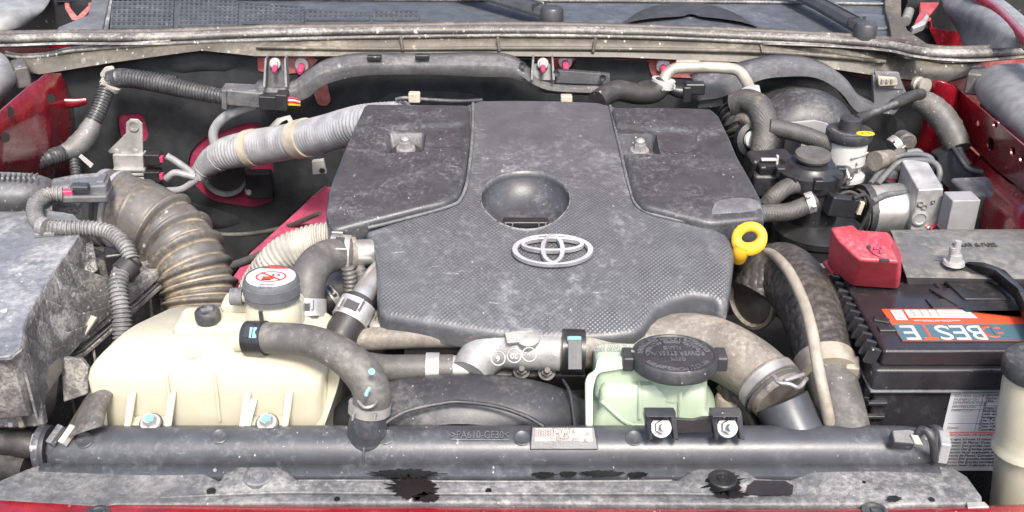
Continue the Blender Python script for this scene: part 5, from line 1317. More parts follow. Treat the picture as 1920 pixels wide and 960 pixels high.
for i in range(8):
    a = i/8*2*math.pi; box('primer_lug', head+Vector((math.cos(a)*.040, math.sin(a)*.040, -.003)), (.012,.012,.014), 'plastic_clean', ff, rot=(0,0,a), bevel=.0015)
lathe('primer_button', [(.016,.008),(.016,.014),(.022,.016),(.024,.020),(.023,.024),(.018,.026),(.012,.0245),(0,.0245)], head, 'rubber_grey', ff, axis=(0,-.06,1), seg=28)
tube('filter_body', [head+Vector((0,0,-.01)), head+Vector((.01,0,-.10))], .036, 'plastic_clean', ff, seg=24, straight=True)
box('sensor_plug', Y(1580,385,.46), (.045,.02,.028), 'plastic_clean', ff, rot=(0,.2,.2), bevel=.003)
box('yellow_tab', Y(1613,390,.45), (.006,.006,.018), 'tape_cream', ff, rot=(0,.2,0), bevel=.001)
box('white_clip', Y(1437,299,.52)+Vector((.004,0,0)), (.022,.006,.003), 'white_plastic', ff, bevel=.0008)
box('white_clip', Y(1437,294,.52)+Vector((.004,0,-.012)), (.022,.006,.003), 'white_plastic', ff, bevel=.0008)
box('white_clip', Y(1456,297,.52)+Vector((.001,0,-.002)), (.003,.006,.013), 'white_plastic', ff, bevel=.0008)
box('bracket', Y(1432,340,.55), (.06,.03,.09), 'plastic_clean', ff, rot=(.2,0,.2), bevel=.006)
box('bracket', Y(1470,335,.54), (.05,.04,.06), 'plastic_clean', ff, rot=(.1,0,-.2), bevel=.006)
fh = thing('fuel_hose', 'black fuel hose curving from the reservoir neck to under the cover corner', 'hose', Z(1500,370,0))
tube('hose', [Y(1588,325,.52), Y(1560,338,.50), Y(1510,346,.48), Y(1478,350,.47), Y(1455,366,.46), Y(1438,384,.46)], .0115, 'braid_fine', fh, seg=16)
spring_clamp(fh, Y(1582,330,.515), (.9,.2,.25), .0118, (0,-.8,.5), 'zinc', w=.006, slot=False)
fh2 = thing('fuel_hose', 'black fuel hose with a silver clip entering under the engine cover corner', 'hose', Z(1480,400,0))
tube('hose', [Y(1528,376,.45), Y(1505,388,.445), Y(1475,398,.44), Y(1440,400,.44), Y(1420,402,.44)], .012, 'braid_fine', fh2, seg=16)
spring_clamp(fh2, Y(1519,380,.448), (.9,0,.3), .0125, (0,-.8,.5), 'zinc', w=.010, slot=False)

# ================================================================= DIPSTICK
ds = thing('dipstick', 'yellow oval ring handle of the oil dipstick beside the engine cover', 'dipstick', Z(1390,480,.0))
dc = Z(1405,446,.095); dn = Vector((-.30,-.80,.45)).normalized(); Qd = axes(dn, (1,.1,.3))
vs, fs = [], []; n, m = 40, 10
for i in range(n):
    a = 2*math.pi*i/n; R1, R2 = S(24, dc), S(22, dc)
    cpt = Vector((R1*math.cos(a), R2*math.sin(a)*.95, 0)); rr = .0048*(1+.35*max(0, math.cos(a+1.9)))
    for k in range(m):
        b = 2*math.pi*k/m; rad_ = Vector((math.cos(a), math.sin(a), 0))
        vs.append(dc + Qd @ (cpt + rad_*math.cos(b)*rr*1.15 + Vector((0,0,1))*math.sin(b)*rr*.8))
for i in range(n):
    for k in range(m): fs.append((i*m+k, i*m+(k+1) % m, ((i+1) % n)*m+(k+1) % m, ((i+1) % n)*m+k))
mesh('handle', vs, fs, 'yellow', ds)
tube('neck', [Z(1394,460,.086), Z(1389,472,.078), Z(1384,484,.066)], [.011,.0095,.0085], 'yellow', ds, seg=16)
tube('stem', [Z(1384,480,.068), Z(1386,520,.0)], .006, 'rubber', ds, seg=12, straight=True)

# ================================================================= BRAKE BOOSTER, MASTER CYLINDER
bb = thing('brake_booster', 'large round black brake booster drum at the right of the firewall', 'brake booster', Y(1510,300,.74))
bc_ = Y(1510,282,.70); bR = S(108, bc_)
lathe('drum', [(0,.02),(bR*.55,.02),(bR*.80,.012),(bR*.93,-.004),(bR*.98,-.016),(bR,-.022),(bR*1.03,-.030),(bR*1.03,-.036),(bR,-.040),(bR*.99,-.10)], bc_, 'plastic', bb, axis=(0,-.98,.2), seg=56)
mp = [Y(1480,230,.66), Y(1528,226,.66), Y(1552,232,.66), Y(1580,262,.66), Y(1586,330,.66), Y(1500,336,.66), Y(1466,320,.66), Y(1474,252,.66)]
slab('heat_plate', mp, (0,.004,0), 'grey_plastic', bb, bevel=.001)
slab('heat_plate', [Y(1474,252,.658), Y(1500,262,.62), Y(1494,330,.62), Y(1466,320,.658)], (.003,0,0), 'grey_plastic', bb, bevel=.001)
mc = thing('brake_fluid_reservoir', 'white brake fluid reservoir with black cap and yellow warning oval', 'fluid reservoir', Y(1592,350,.60))
rc = Y(1592,250,.60); rR = S(43, rc)
lathe('reservoir', [(rR*.60,-.076),(rR*.62,-.070),(rR*.95,-.066),(rR*.95,-.060),(rR*.72,-.056),(rR*.72,-.046),(rR*.86,-.042),(rR*.86,-.010),(rR*.80,-.004)], rc, 'white_plastic', mc, seg=32)
rcap = lathe('cap', [(rR*.96,-.008),(rR,-.006),(rR,.003),(rR*.96,.006),(rR*.5,.007),(rR*.48,.014),(rR*.46,.022),(rR*.36,.024),(0,.024)], rc, 'plastic', mc, seg=40)
yo = disc('warning_oval', rc+Vector((.016,-.020,.0072)), .0125, 'yellow_ink', rcap, (0,-.05,1), .0006, sy=.62)
flat_ring('warning_ring', rc+Vector((.016,-.020,.0082)), .006, .0014, 'ink', yo, (0,-.05,1), h=.0002, seg=20, sy=.6)
arc_text(rcap, 'WARNING USE ONLY DOT 3 FLUID', rc+Vector((0,0,.0066)), rR*.74, 300, 180, Matrix.Identity(3), .007, 'ink_grey', True)
tube('nipple', [Y(1640,302,.58), Y(1668,296,.60)], [.014,.012], 'hose_brown', mc, seg=16, straight=True)
tube('master_cylinder', [Y(1590,345,.62), Y(1650,318,.64), Y(1690,295,.68)], [.024,.018,.015], 'rubber_tan', mc, seg=20)
spring_clamp(mc, Y(1678,272,.70), (.8,.3,.5), .013, (0,-.8,.4), 'zinc', w=.012, slot=False)
lathe('valve', [(.015,-.02),(.015,.0),(.012,.003),(.008,.003),(.007,.006),(0,.006)], Y(1701,268,.70), 'rubber_grey', mc, axis=(.1,-1,.1), seg=24)
bw = thing('reservoir_cable', 'thin black sensor cable plugged into the brake fluid cap', 'cable', Y(1600,230,.60))
tube('cable', [Y(1604,226,.60), Y(1612,222,.605)], .003, 'yellow', bw, seg=8, straight=True)
tube('sleeve', [Y(1608,224,.602), Y(1640,210,.63), Y(1680,194,.66)], .0055, 'loom', bw, seg=10, cor=(.004,.001))
tube('sleeve', [Y(1606,225,.601), Y(1624,217,.615)], .0075, 'rubber', bw, seg=10, straight=True)
tube('sleeve', [Y(1676,196,.66), Y(1705,182,.69), Y(1728,176,.71)], .0085, 'rubber', bw, seg=10)
# hoses crossing in front of the booster
vh = thing('vacuum_hose', 'black braided hose running from the engine across the booster to the reservoir', 'hose', Y(1500,260,.6))
tube('hose', [Y(1440,238,.60), Y(1490,248,.60), Y(1540,265,.60), Y(1572,284,.60), Y(1588,306,.59), Y(1592,326,.58)], .0125, 'braid_fine', vh, seg=16)
spring_clamp(vh, Y(1590,300,.59), (.1,.0,-1), .0130, (0,-1,.2), 'zinc', w=.007, slot=False)
tube('clip_wire', [Y(1596,298,.57), Y(1612,294,.575), Y(1628,286,.58)], .0014, 'steel', vh, seg=6)
hh = thing('heater_hose', 'black braided heater hose dropping from a tan pipe behind the cover corner', 'hose', Y(1420,220,.6))
tube('hose', [Y(1375,196,.66), Y(1400,190,.65), Y(1424,204,.63), Y(1434,240,.61), Y(1430,275,.59), Y(1426,300,.58)], [.017,.018,.019,.018,.017,.017], 'braid_fine', hh, seg=20)
spring_clamp(hh, Y(1408,174,.67), (.3,-.1,-1), .012, (0,-1,.3), 'white_plastic', w=.014, tabs=False)
cn = thing('ribbed_connector', 'black ribbed rubber boot behind the right rear corner of the engine cover', 'boot', Y(1375,230,.66))
tube('boot', [Y(1372,200,.68), Y(1384,228,.66), Y(1396,262,.65)], [.020,.024,.018], 'rubber', cn, seg=18, cor=(.008,.005))
tube('nozzle', [Y(1392,220,.65), Y(1410,226,.63), Y(1428,238,.62)], .012, 'hose_brown', cn, seg=14)
lathe('socket', [(.026,-.01),(.026,.004),(.018,.006),(.016,0),(0,0)], Y(1412,262,.62), 'plastic_clean', cn, axis=(.2,-.9,.3), seg=24)
lathe('socket_cap', [(.013,0),(.012,.004),(0,.005)], Y(1411,262,.612), 'white_plastic', cn, axis=(.2,-.9,.3), seg=20)

# ================================================================= ABS UNIT
ab = thing('abs_unit', 'silver anti-lock brake pump with motor drum and pipe unions behind the fuse box', 'brake pump', Y(1730,430,.55))
mo = Y(1674,392,.545)
lathe('motor', [(0,-.050),(.026,-.050),(.030,-.046),(.034,-.040),(.036,-.036),(.036,.028)], mo, 'steel', ab, axis=(1,.12,.02), seg=36)
band('motor_ring', mo+Vector((-.040,-.004,0)), (1,.12,.02), .0345, .010, 'plastic', ab, th=.002, seg=36)
lathe('motor_end', [(.030,-.003),(.031,0),(.030,.002)], mo+Vector((-.048,-.006,0)), 'rubber', ab, axis=(1,.12,.02), seg=30)
# block with visible front face and sloping top
fb = [Y(1722,356,.50), Y(1770,354,.50), Y(1760,436,.50), Y(1706,436,.50)]
slab('valve_block', fb, (0,.075,.012), 'zinc', ab, bevel=.002)
for q, r in ((((1726,382)),.004),((1733,388),.004),((1750,378),.0025)):
    lathe('block_port', [(r,-.001),(r*1.0,.0012),(r*.7,.0012),(r*.6,-.0005),(0,-.0005)], Y(q[0],q[1],.4985), 'dull_metal', ab, axis=(0,-1,0), seg=16)
lathe('block_plug', [(.011,-.001),(.011,.002),(.008,.003),(.007,.0015),(0,.0015)], Y(1724,409,.499), 'zinc', ab, axis=(0,-1,0), seg=24)
for px, py, yy in ((1710,322,.585),(1724,334,.575),(1741,342,.56),(1755,353,.545),(1672,330,.60),(1710,364,.535)):
    u = lathe('pipe_union', [(.008,-.008),(.0085,-.002),(.0085,.004),(.006,.007),(.004,.008)], Y(px,py,yy), 'zinc', ab, seg=6)
    lathe('union_mark', [(.0088,-.001),(.0088,.002)], Y(px,py,yy)+Vector((0,0,-.003)), 'wire_pink', u, seg=12)
bpz = thing('brake_pipes', 'bundle of thin grey brake pipes arching over the anti-lock pump', 'brake pipes', Y(1700,300,.56))
for pts in (((1755,350,.545),(1762,325,.55),(1755,308,.56),(1735,301,.57),(1690,303,.58),(1668,320,.57),(1645,345,.55)),
            ((1741,340,.56),(1748,312,.57),(1744,296,.58),(1720,290,.59),(1685,293,.60),(1660,312,.59),(1632,345,.56)),
            ((1724,332,.575),(1730,300,.59),(1722,284,.60),(1700,286,.60)),
            ((1712,360,.535),(1690,362,.53),(1660,366,.52),(1635,378,.50))):
    tube('brake_pipe', [Y(*q) for q in pts], .0042, 'plastic_grey', bpz, seg=10)
for i, (m, pts) in enumerate((('wire_red',((1735,425,.50),(1745,412,.505),(1764,404,.51))),('wire_white',((1738,428,.50),(1750,418,.505),(1768,412,.51))),('wire_green',((1736,422,.505),(1752,410,.51),(1770,406,.515))),('wire_red',((1744,430,.495),(1756,422,.50),(1770,418,.505))),('wire_white',((1735,418,.51),(1752,416,.51),(1772,420,.51))),('ink',((1728,424,.51),(1740,404,.515),(1766,398,.52))))):
    tube('wire', [Y(*q) for q in pts], .0022, m, bpz, seg=6)
cb = box('connector', Y(1797,400,.48), (.038,.030,.052), 'grey_plastic', ab, rot=(0,0,.05), bevel=.002)
for i in range(4): box('connector_rib', Y(1783+9*i,380,.485), (.003,.026,.006), 'grey_plastic', cb, bevel=.0006)
box('control_unit', Y(1828,398,.555), (.062,.060,.085), 'plastic_grey', ab, rot=(0,0,.1), bevel=.006, bseg=3)
box('control_unit_ridge', Y(1845,400,.545), (.030,.070,.086), 'plastic_grey', ab, rot=(0,0,.1), bevel=.008, bseg=3)
slab('mount_bracket', round_poly([Y(*q) for q in ((1850,384,.56),(1894,374,.55),(1908,388,.54),(1904,420,.54),(1892,436,.54),(1846,440,.55))], .008), (0,.006,0), 'plastic_clean', ab, bevel=.001)
bolt(ab, Y(1887,391,.545), (.0,-1,.1), .010, 'zinc', name='bracket_bolt')
# plastic cable cover and wrapped harness at the right wing
cc2 = thing('cable_duct_cover', 'black angular plastic cable cover against the red right inner wing', 'cable cover', Y(1800,330,.6))
slab('cover', [Y(*q) for q in ((1758,294,.66),(1790,276,.67),(1802,290,.64),(1820,316,.62),(1852,322,.60),(1868,345,.58),(1870,380,.58),(1800,372,.60),(1762,340,.64))], (0,.03,-.004), 'plastic_clean', cc2, bevel=.005, bseg=3)
tube('cover_edge', [Y(1788,278,.66), Y(1800,296,.63), Y(1818,318,.61), Y(1845,324,.59)], .004, 'plastic', cc2, seg=8)
wh = thing('wrapped_harness', 'tape wrapped wiring harness descending the right inner wing', 'wiring harness', Y(1760,240,.72))
tube('harness', [Y(1716,186,.74), Y(1740,196,.73), Y(1768,222,.71), Y(1786,252,.69), Y(1798,280,.67)], [.014,.019,.021,.020,.018], 'rubber_grey', wh, seg=18, step=.006, wob=.05)
tube('harness_tail', [Y(1796,278,.67), Y(1808,300,.65), Y(1818,312,.64)], .006, 'loom', wh, seg=10)
lw2 = thing('loose_cable', 'thin black cable crossing the red lower right inner wing', 'cable', Y(1880,350,.5))
tube('cable', [Y(1800,358,.58), Y(1850,347,.56), Y(1890,350,.53), Y(1930,362,.48), Y(1970,380,.45)], .0042, 'rubber_grey', lw2, seg=8)
# dark lower parts to fill behind the filter and duct
dk = thing('chassis_bracket', 'dark steel brackets and pipes in the gap left of the battery', 'bracket', Z(1450,500,-.2))
box('tray', Vector((.42,.36,-.14)), (.30,.20,.02), 'plastic_clean', dk, bevel=.004)
tube('dark_pipe', [Z(1290,600,.0), Z(1310,575,.01), Z(1335,560,.012)], .010, 'rubber', dk, seg=12)
tube('dark_pipe', [Z(1318,598,-.005), Z(1335,585,.0), Z(1350,575,.004)], .008, 'rubber', dk, seg=12)
box('steel_tab', Z(1248,573,.012), (.02,.02,.004), 'dull_metal', dk, rot=(.5,.3,.2), bevel=.001)
# ================================================================= AIR FILTER BOX
af = thing('air_filter_box', 'large dusty black plastic air filter box at the left edge', 'air filter box', Z(60,700,-.12))
# lid: flat top falling to ribbed flanks, spreading to a flange
topz = .085
tpx = [(-60,392),(70,392),(136,400),(160,424),(134,462),(100,512),(66,566),(44,612),(42,650),(20,668),(-60,674)]
flz = -.002
fpx = [(-60,380),(80,385),(230,425),(292,478),(306,508),(262,548),(204,598),(152,642),(100,668),(60,704),(-60,730)]
T = [Z(x,y,topz) for x,y in tpx]
F = [Z(x,y,flz) for x,y in fpx]
def lerp2(a, b, t, z): return Vector((a.x+(b.x-a.x)*t, a.y+(b.y-a.y)*t, z))
def densify(loop, n=3):
    out = []
    for i in range(len(loop)-1):
        for k in range(n): out.append(loop[i].lerp(loop[i+1], k/n))
    out.append(loop[-1]); return out
Td, Fd = densify(T), densify(F)
rows = [[lerp2(a,b,-.06,topz) for a,b in zip(Td,Fd)], [lerp2(a,b,.0,topz-.001) for a,b in zip(Td,Fd)], [lerp2(a,b,.03,topz-.010) for a,b in zip(Td,Fd)],
        [lerp2(a,b,.05,.050) for a,b in zip(Td,Fd)], [lerp2(a,b,.08,.025) for a,b in zip(Td,Fd)], [lerp2(a,b,.11,.010) for a,b in zip(Td,Fd)], [lerp2(a,b,.16,.006) for a,b in zip(Td,Fd)], [lerp2(a,b,.98,.004) for a,b in zip(Td,Fd)]]
loft('lid_flank', rows, 'airbox', af, sharp=60)
slab('lid_top', round_poly([lerp2(a,b,.0,topz+.0006) for a,b in zip(T,F)], .012), (0,0,-.004), 'airbox_lid', af, bevel=.003)
slab('flange', [p+Vector((0,0,.005)) for p in F], (0,0,-.010), 'airbox', af, bevel=.0015)
slab('flange', [p+Vector((.002,-.002,-.012)) for p in F], (0,0,-.006), 'airbox', af, bevel=.0015)
G = [p+Vector((-.008,.005,-.010)) for p in F]; G2 = [p+Vector((-.030,.012,-.17)) for p in F]
loft('lower_case', [densify(G), densify(G2)], 'airbox', af)
tube('flange_line', [p+Vector((.0012,-.0012,-.0085)) for p in F[3:10]], .0012, 'plastic_grey', af, seg=6, straight=True)
# stiffening fins between the lid wall and the flange
nD = len(Td)
for k, (ix, hi, out_) in enumerate(((9,.050,.8),(11,.062,.85),(13,.066,.9),(15,.066,.9),(17,.068,.92),(19,.066,.92),(21,.064,.9),(23,.06,.88),(25,.05,.85))):
    a, b = Td[ix], Fd[ix]; d = (b-a); d.z = 0; t = Vector((-d.y, d.x, 0)).normalized()
    prof_ = [lerp2(a,b,.02,hi+.008), lerp2(a,b,.20,hi*.82), lerp2(a,b,.45,hi*.42), lerp2(a,b,out_,.009), lerp2(a,b,out_,.003), lerp2(a,b,.02,.003)]
    slab('lid_fin', [p-t*.0013 for p in prof_], t*.0026, 'airbox', af, bevel=.0006)
# lower-case webs below the flange
for ix in (11,14,17,20,23):
    b = Fd[ix]; a = Td[ix]; d = (b-a).normalized(); d.z = 0; t = Vector((-d.y, d.x, 0)).normalized()
    slab('case_web', [b+Vector((0,0,-.014))-t*.001, b+d*.001+Vector((0,0,-.018))-t*.001, b-d*.008+Vector((0,0,-.09))-t*.001, b-d*.012+Vector((0,0,-.09))-t*.001], t*.0025, 'airbox', af)
# raised label tile with name
lt = [Z(136,477,.062), Z(170,455,.066), Z(180,508,.040), Z(146,532,.036)]
ln = (lt[1]-lt[0]).cross(lt[3]-lt[0]).normalized(); ln = -ln if ln.z < 0 else ln
tile = slab('name_tile', [p+ln*.004 for p in lt], -ln*.035, 'airbox', af, bevel=.0008)
tx_ = (lt[1]-lt[0]); ty_ = lt[0]-lt[3]
for v_, s_, f_ in ((.22,'AB*SA',.75),(.55,'TOYOTA',.92),(.82,'1L 55',.6)):
    p = lt[0].lerp(lt[1],.5).lerp(lt[3].lerp(lt[2],.5), v_)+ln*.0044
    lettering(tile, s_, p, tx_, ty_, .010, 'plastic_grey', .0006, fit=tx_.length*f_)
for i in range(4):
    tube('tile_frame', [lt[i]+ln*.0045, lt[(i+1) % 4]+ln*.0045], .0009, 'plastic_grey', tile, seg=6, straight=True)
# dome on the lid with ridges, back left
dome = [[(-70,322,.11),(-70,336,.125),(-70,372,.112),(-70,396,.084)], [(20,322,.112),(22,334,.126),(14,372,.114),(5,398,.084)], [(70,326,.110),(72,336,.122),(50,374,.110),(30,398,.084)], [(98,335,.100),(100,345,.108),(80,378,.098),(56,397,.084)], [(112,350,.085),(114,360,.088),(100,384,.086),(85,396,.083)]]
loft('lid_dome', [[Z(*q) for q in r] for r in dome], 'plastic_speck', af, subsurf=2)
for i in range(9):
    x = -10+i*10; tube('dome_ridge', [Z(x,326,.1215), Z(x-6,334,.1275)], .0016, 'airbox', af, seg=6, straight=True)
# outlet stub toward the bellows
ost = [Z(105,388,.050), Z(150,386,.048), Z(205,386,.046)]
tube('outlet_stub', ost, [.036,.040,.043], 'airbox', af, seg=32)
# airflow meter on the stub
ms = thing('airflow_sensor', 'dusty airflow sensor with grey plug on top of the air box outlet', 'sensor', Z(150,360,.09))
box('sensor_base', Z(165,362,.094), (.052,.040,.010), 'plastic_speck', ms, rot=(0,.05,.15), bevel=.003)
box('sensor_body', Z(168,348,.102), (.045,.030,.012), 'plastic_grey', ms, rot=(0,.0,.15), bevel=.003)
box('sensor_clip', Z(192,342,.104), (.010,.026,.014), 'plastic_grey', ms, rot=(0,.0,.15), bevel=.002)
box('plug', Z(126,356,.098), (.036,.026,.020), 'plastic_speck', ms, rot=(0,.1,.35), bevel=.006, bseg=3)
for i_ in range(3): box('plug_rib', Z(134+6*i_,350-2*i_,.110), (.003,.020,.003), 'plastic_speck', ms, rot=(0,.1,.35), bevel=.0006)
box('plug_lock', Z(150,350,.110), (.020,.014,.006), 'plastic', ms, rot=(0,.1,.2), bevel=.0015)
box('plug_mouth', Z(120,364,.100), (.022,.010,.012), 'wire_pink', ms, rot=(0,.1,.35), bevel=.002)
# front clip and latch tower of the box
box('front_clip', Z(156,612,.012), (.018,.030,.004), 'convolute_white', af, rot=(.5,.15,-.35), bevel=.001)
box('front_clip', Z(148,630,.002), (.020,.012,.004), 'convolute_white', af, rot=(0,.1,-.35), bevel=.001)
twp = [Z(-60,700,.035), Z(60,705,.035), Z(68,722,.030), Z(70,730,.024), Z(-60,735,.020)]
slab('front_ledge', [Z(-60,660,.030), Z(48,662,.028), Z(66,722,.026), Z(-60,722,.026)], (0,.004,-.014), 'airbox', af, bevel=.002)
tube('ledge_trim', [Z(-60,684,.034), Z(20,684,.034), Z(50,680,.034)], .002, 'zinc', af, seg=8)
slab('front_wall', [Z(-60,726,.018), Z(72,726,.018), Z(84,800,-.018), Z(-60,806,-.020)], (0,.01,-.004), 'airbox', af, bevel=.003)
for y_ in (731,742,755): box('front_slot', Z(2,y_,.016-.0008*(y_-731)), (.020,.004,.004), 'ink', af, bevel=.0005)
slab('front_rib', [Z(10,730,.024), Z(20,728,.026), Z(46,800,-.012), Z(36,803,-.014)], (0,.004,-.004), 'hose_brown', af, bevel=.001)
slab('side_tower', [Z(66,724,.020), Z(78,700,.024), Z(110,668,.020), Z(112,690,.008), Z(80,738,.008)], (0,.006,-.008), 'hose_brown', af, bevel=.0015)
slab('side_tower', [Z(80,738,.006), Z(112,692,.008), Z(104,760,-.03), Z(84,800,-.05)], (-.004,.006,-.004), 'hose_brown', af, bevel=.0015)
slab('side_wall', [Z(112,668,.010), Z(152,672,.008), Z(165,690,.0), Z(164,740,-.03), Z(118,755,-.035)], (0,.008,-.004), 'airbox', af, bevel=.002)
# dark parts below the box at the front left
ll = thing('loom_lower_left', 'dark taped cable bundle low in the front left corner', 'wiring harness', Z(40,830,-.08))
ll.name = 'wiring_loom'
tube('loom', [Z(-60,822,-.05), Z(20,828,-.05), Z(90,840,-.055)], .014, 'rubber', ll, seg=14, step=.008, wob=.08)
tube('loom', [Z(-60,860,-.08), Z(0,870,-.08), Z(60,880,-.08)], .02, 'rubber', ll, seg=14)

# ================================================================= INTAKE BELLOWS
ib = thing('intake_bellows', 'dusty black ribbed intake bellows hose curving from the air box', 'intake hose', Z(370,600,-.1))
bpath = [Z(190,388,.046), Z(228,394,.044), Z(272,408,.038), Z(320,440,.022), Z(356,490,.000), Z(374,545,-.030), Z(378,610,-.065)]
path = catmull(bpath, 40)
Rb = [.046,.047,.048,.047,.046,.046,.045]; rr = []
for i in range(len(bpath)-1):
    for j in range(40): rr.append(Rb[i]+(Rb[i+1]-Rb[i])*j/40)
rr.append(Rb[-1])
path, rr, Lb = resample(path, rr, .0016)
N_ = len(path)
def bump(s, c, w, h): return h*math.exp(-((s-c)/w)**2)
r2 = []
beads = [(.03,.007,.003),(.075,.010,.004),(.14,.006,.002),(.22,.006,.002)]
ridges = [.38,.50,.61,.71,.80,.88,.95]
for i, r in enumerate(rr):
    s = i/(N_-1); dlt = 0
    for c_, w_, h_ in beads: dlt += bump(s, c_, w_*.9, h_)
    for k, c_ in enumerate(ridges): dlt += bump(s, c_, .015, .0062 if s < .7 else .005) - bump(s, c_+.024, .008, .004) - bump(s, c_-.024, .008, .003)
    r2.append(r+dlt-.002)
vs, fs = tube_mesh(path, r2, 40)
mesh('bellows', vs, fs, 'rubber_tan', ib, sharp=70)
d0 = (path[6]-path[0]).normalized()
band('hose_clamp', path[4], d0, .0475, .008, 'dull_metal', ib, th=.002, seg=36)
band('hose_clamp', path[16], d0, .0480, .005, 'zinc', ib, th=.002, seg=36)
# ================================================================= CORRUGATED LOOMS ON THE AIR BOX
s1 = thing('sensor_loom', 'dusty corrugated loom looping from the airflow sensor over the air box', 'wiring loom', Z(240,480,.06))
tube('loom', [Z(118,364,.100), Z(88,366,.102), Z(66,384,.100), Z(68,410,.094), Z(86,428,.090)], .0085, 'loom_dusty', s1, seg=14, cor=(.0045,.0018))
tube('loom', [Z(80,426,.092), Z(120,428,.092), Z(165,428,.090), Z(205,436,.086), Z(234,460,.078), Z(246,488,.066)], .0085, 'loom_dusty', s1, seg=14, cor=(.0045,.0018))
band('loom_clip', Z(84,426,.094), (1,-.5,0), .0095, .010, 'loom_dusty', s1)
box('loom_tie', Z(85,438,.088), (.022,.010,.006), 'loom_dusty', s1, rot=(0,0,.2), bevel=.002)
s2 = thing('sensor_loom', 'dusty corrugated loom dropping from a black clip down the air box flank', 'wiring loom', Z(230,640,-.02))
tube('loom', [Z(242,498,.058), Z(226,516,.056), Z(222,545,.046), Z(228,590,.026), Z(230,650,-.004)], .0098, 'loom_dusty', s2, seg=14, cor=(.0045,.0020))
lathe('loom_clip', [(.010,-.012),(.014,-.010),(.014,.004),(.010,.008),(.010,.012)], Z(240,502,.058), 'rubber', s2, axis=(.4,.6,.3), seg=18)
box('clip_base', Z(224,490,.045), (.03,.02,.035), 'plastic_clean', s2, rot=(.2,0,.3), bevel=.004)

# ================================================================= REAR LEFT: MODULE, HARNESSES
md = thing('control_module', 'finned aluminium control module on a pale bracket against the firewall', 'control module', Y(240,340,.80))
def M_(px, py, y=.80): return Y(px, py, y)
slab('bracket', [M_(236,230),M_(244,223),M_(258,224),M_(267,232),M_(268,288),M_(206,288),M_(202,284),M_(224,262),M_(236,250)], (0,.003,0), 'zinc', md, bevel=.001)
lathe('bracket_hole', [(.009,-.001),(.009,.0014),(.006,.0014),(.005,-.0005),(0,-.0005)], M_(250,236,.799), 'dull_metal', md, axis=(0,-1,.1), seg=20)
for px in (219, 254): lathe('rivet', [(.005,0),(.004,.002),(0,.003)], M_(px,284,.799), 'zinc', md, axis=(0,-1,.1), seg=14)
slab('housing', [M_(210,290,.792),M_(268,290,.792),M_(272,362,.792),M_(218,362,.792)], (0,.020,0), 'zinc', md, bevel=.002)
for i in range(6): box('fin', M_(243+i*1.0,318+i*8,.789), (.052,.008,.0045), 'zinc', md, bevel=.001)
bolt(md, M_(229,328,.786), (0,-1,.1), .008, 'zinc', name='housing_screw')
slab('housing_cover', round_poly([M_(226,338,.784),M_(252,334,.784),M_(262,342,.784),M_(258,356,.784),M_(226,356,.784)], .004), (0,.006,0), 'zinc', md, bevel=.001)
for py in (296, 328, 354): 
    c = box('connector', M_(288,py,.79), (.026,.022,.019), 'plastic_clean', md, bevel=.002)
    box('pins', M_(303,py+2,.785), (.006,.010,.010), 'wire_pink', c, bevel=.001)
for pts in (((312,292,.785),(335,306,.785),(362,326,.785)), ((312,335,.785),(328,324,.78),(350,328,.78),(366,332,.78)), ((312,358,.785),(340,355,.78),(362,342,.78),(372,334,.78))):
    w = tube('module_lead', [Y(*q) for q in pts], .0058, 'tape_grey', None, seg=12)
    single(w, {292:'upper grey taped lead from the module to the harness',335:'middle grey taped lead from the module to the harness',358:'lower grey taped lead from the module to the harness'}[pts[0][1]], 'cable', 'module leads')
gr = thing('firewall_grommet', 'large round blue grey rubber grommet in the red firewall opening', 'grommet', Y(425,320,.86))
gcn = Y(424,322,.868); gR = S(47, gcn)
lathe('rim', [(gR*.72,-.01),(gR*.80,.012),(gR*.92,.016),(gR,.010),(gR*1.02,.0),(gR*1.0,-.004)], gcn, 'plastic_grey', gr, axis=(0,-1,.05), seg=40)
lathe('hollow', [(gR*.80,.006),(gR*.6,-.010),(0,-.012)], gcn+Vector((0,-.001,0)), 'rubber', gr, axis=(0,-1,.05), seg=32)
box('nut_plate', Y(487,345,.85), (.045,.02,.05), 'plastic_clean', gr, bevel=.004)
bolt(gr, Y(468,358,.845), (0,-1,0), .008, 'zinc', name='grommet_nut')
mh = thing('main_harness', 'thick grey taped ribbed engine harness running from grommet to the cover', 'wiring harness', Y(500,300,.80))
mp_ = [Y(372,326,.80), Y(398,300,.80), Y(430,286,.79), Y(480,276,.77), Y(540,266,.73), Y(610,250,.68), Y(680,232,.63), Y(760,226,.60)]
tube('ribbed_sleeve', mp_, [.014,.021,.026,.028,.027,.027,.027,.027], 'tape_grey', mh, seg=24, cor=(.0065,.0013))
tube('taped_root', [Y(366,330,.80), Y(384,314,.80), Y(408,296,.795)], [.010,.017,.0235], 'tape_grey', mh, seg=20)
band('tape_band', mp_[3].lerp(mp_[2],.15), mp_[3]-mp_[2], .0284, .014, 'tape_cream', mh, seg=28)
band('tape_band', mp_[4].lerp(mp_[5],.40), mp_[5]-mp_[4], .0284, .024, 'tape_cream', mh, seg=28)
loft('loose_tape', [[Y(492,250,.765), Y(508,248,.75)], [Y(520,222,.76), Y(530,228,.75)], [Y(544,216,.755), Y(538,224,.745)], [Y(556,238,.75), Y(548,240,.74)]], 'convolute_white', mh, solid=.0006)
bl = thing('branch_harness', 'thin grey taped cable arching from the grommet up to the tray connector', 'cable', Y(410,240,.80))
tube('cable', [Y(404,276,.80), Y(400,250,.80), Y(412,228,.80), Y(438,210,.80), Y(480,196,.80)], .0078, 'tape_grey', bl, seg=14)
cl = thing('wiring_loom', 'black corrugated loom bent over a bracket on the left of the firewall', 'wiring loom', Y(200,160,.82))
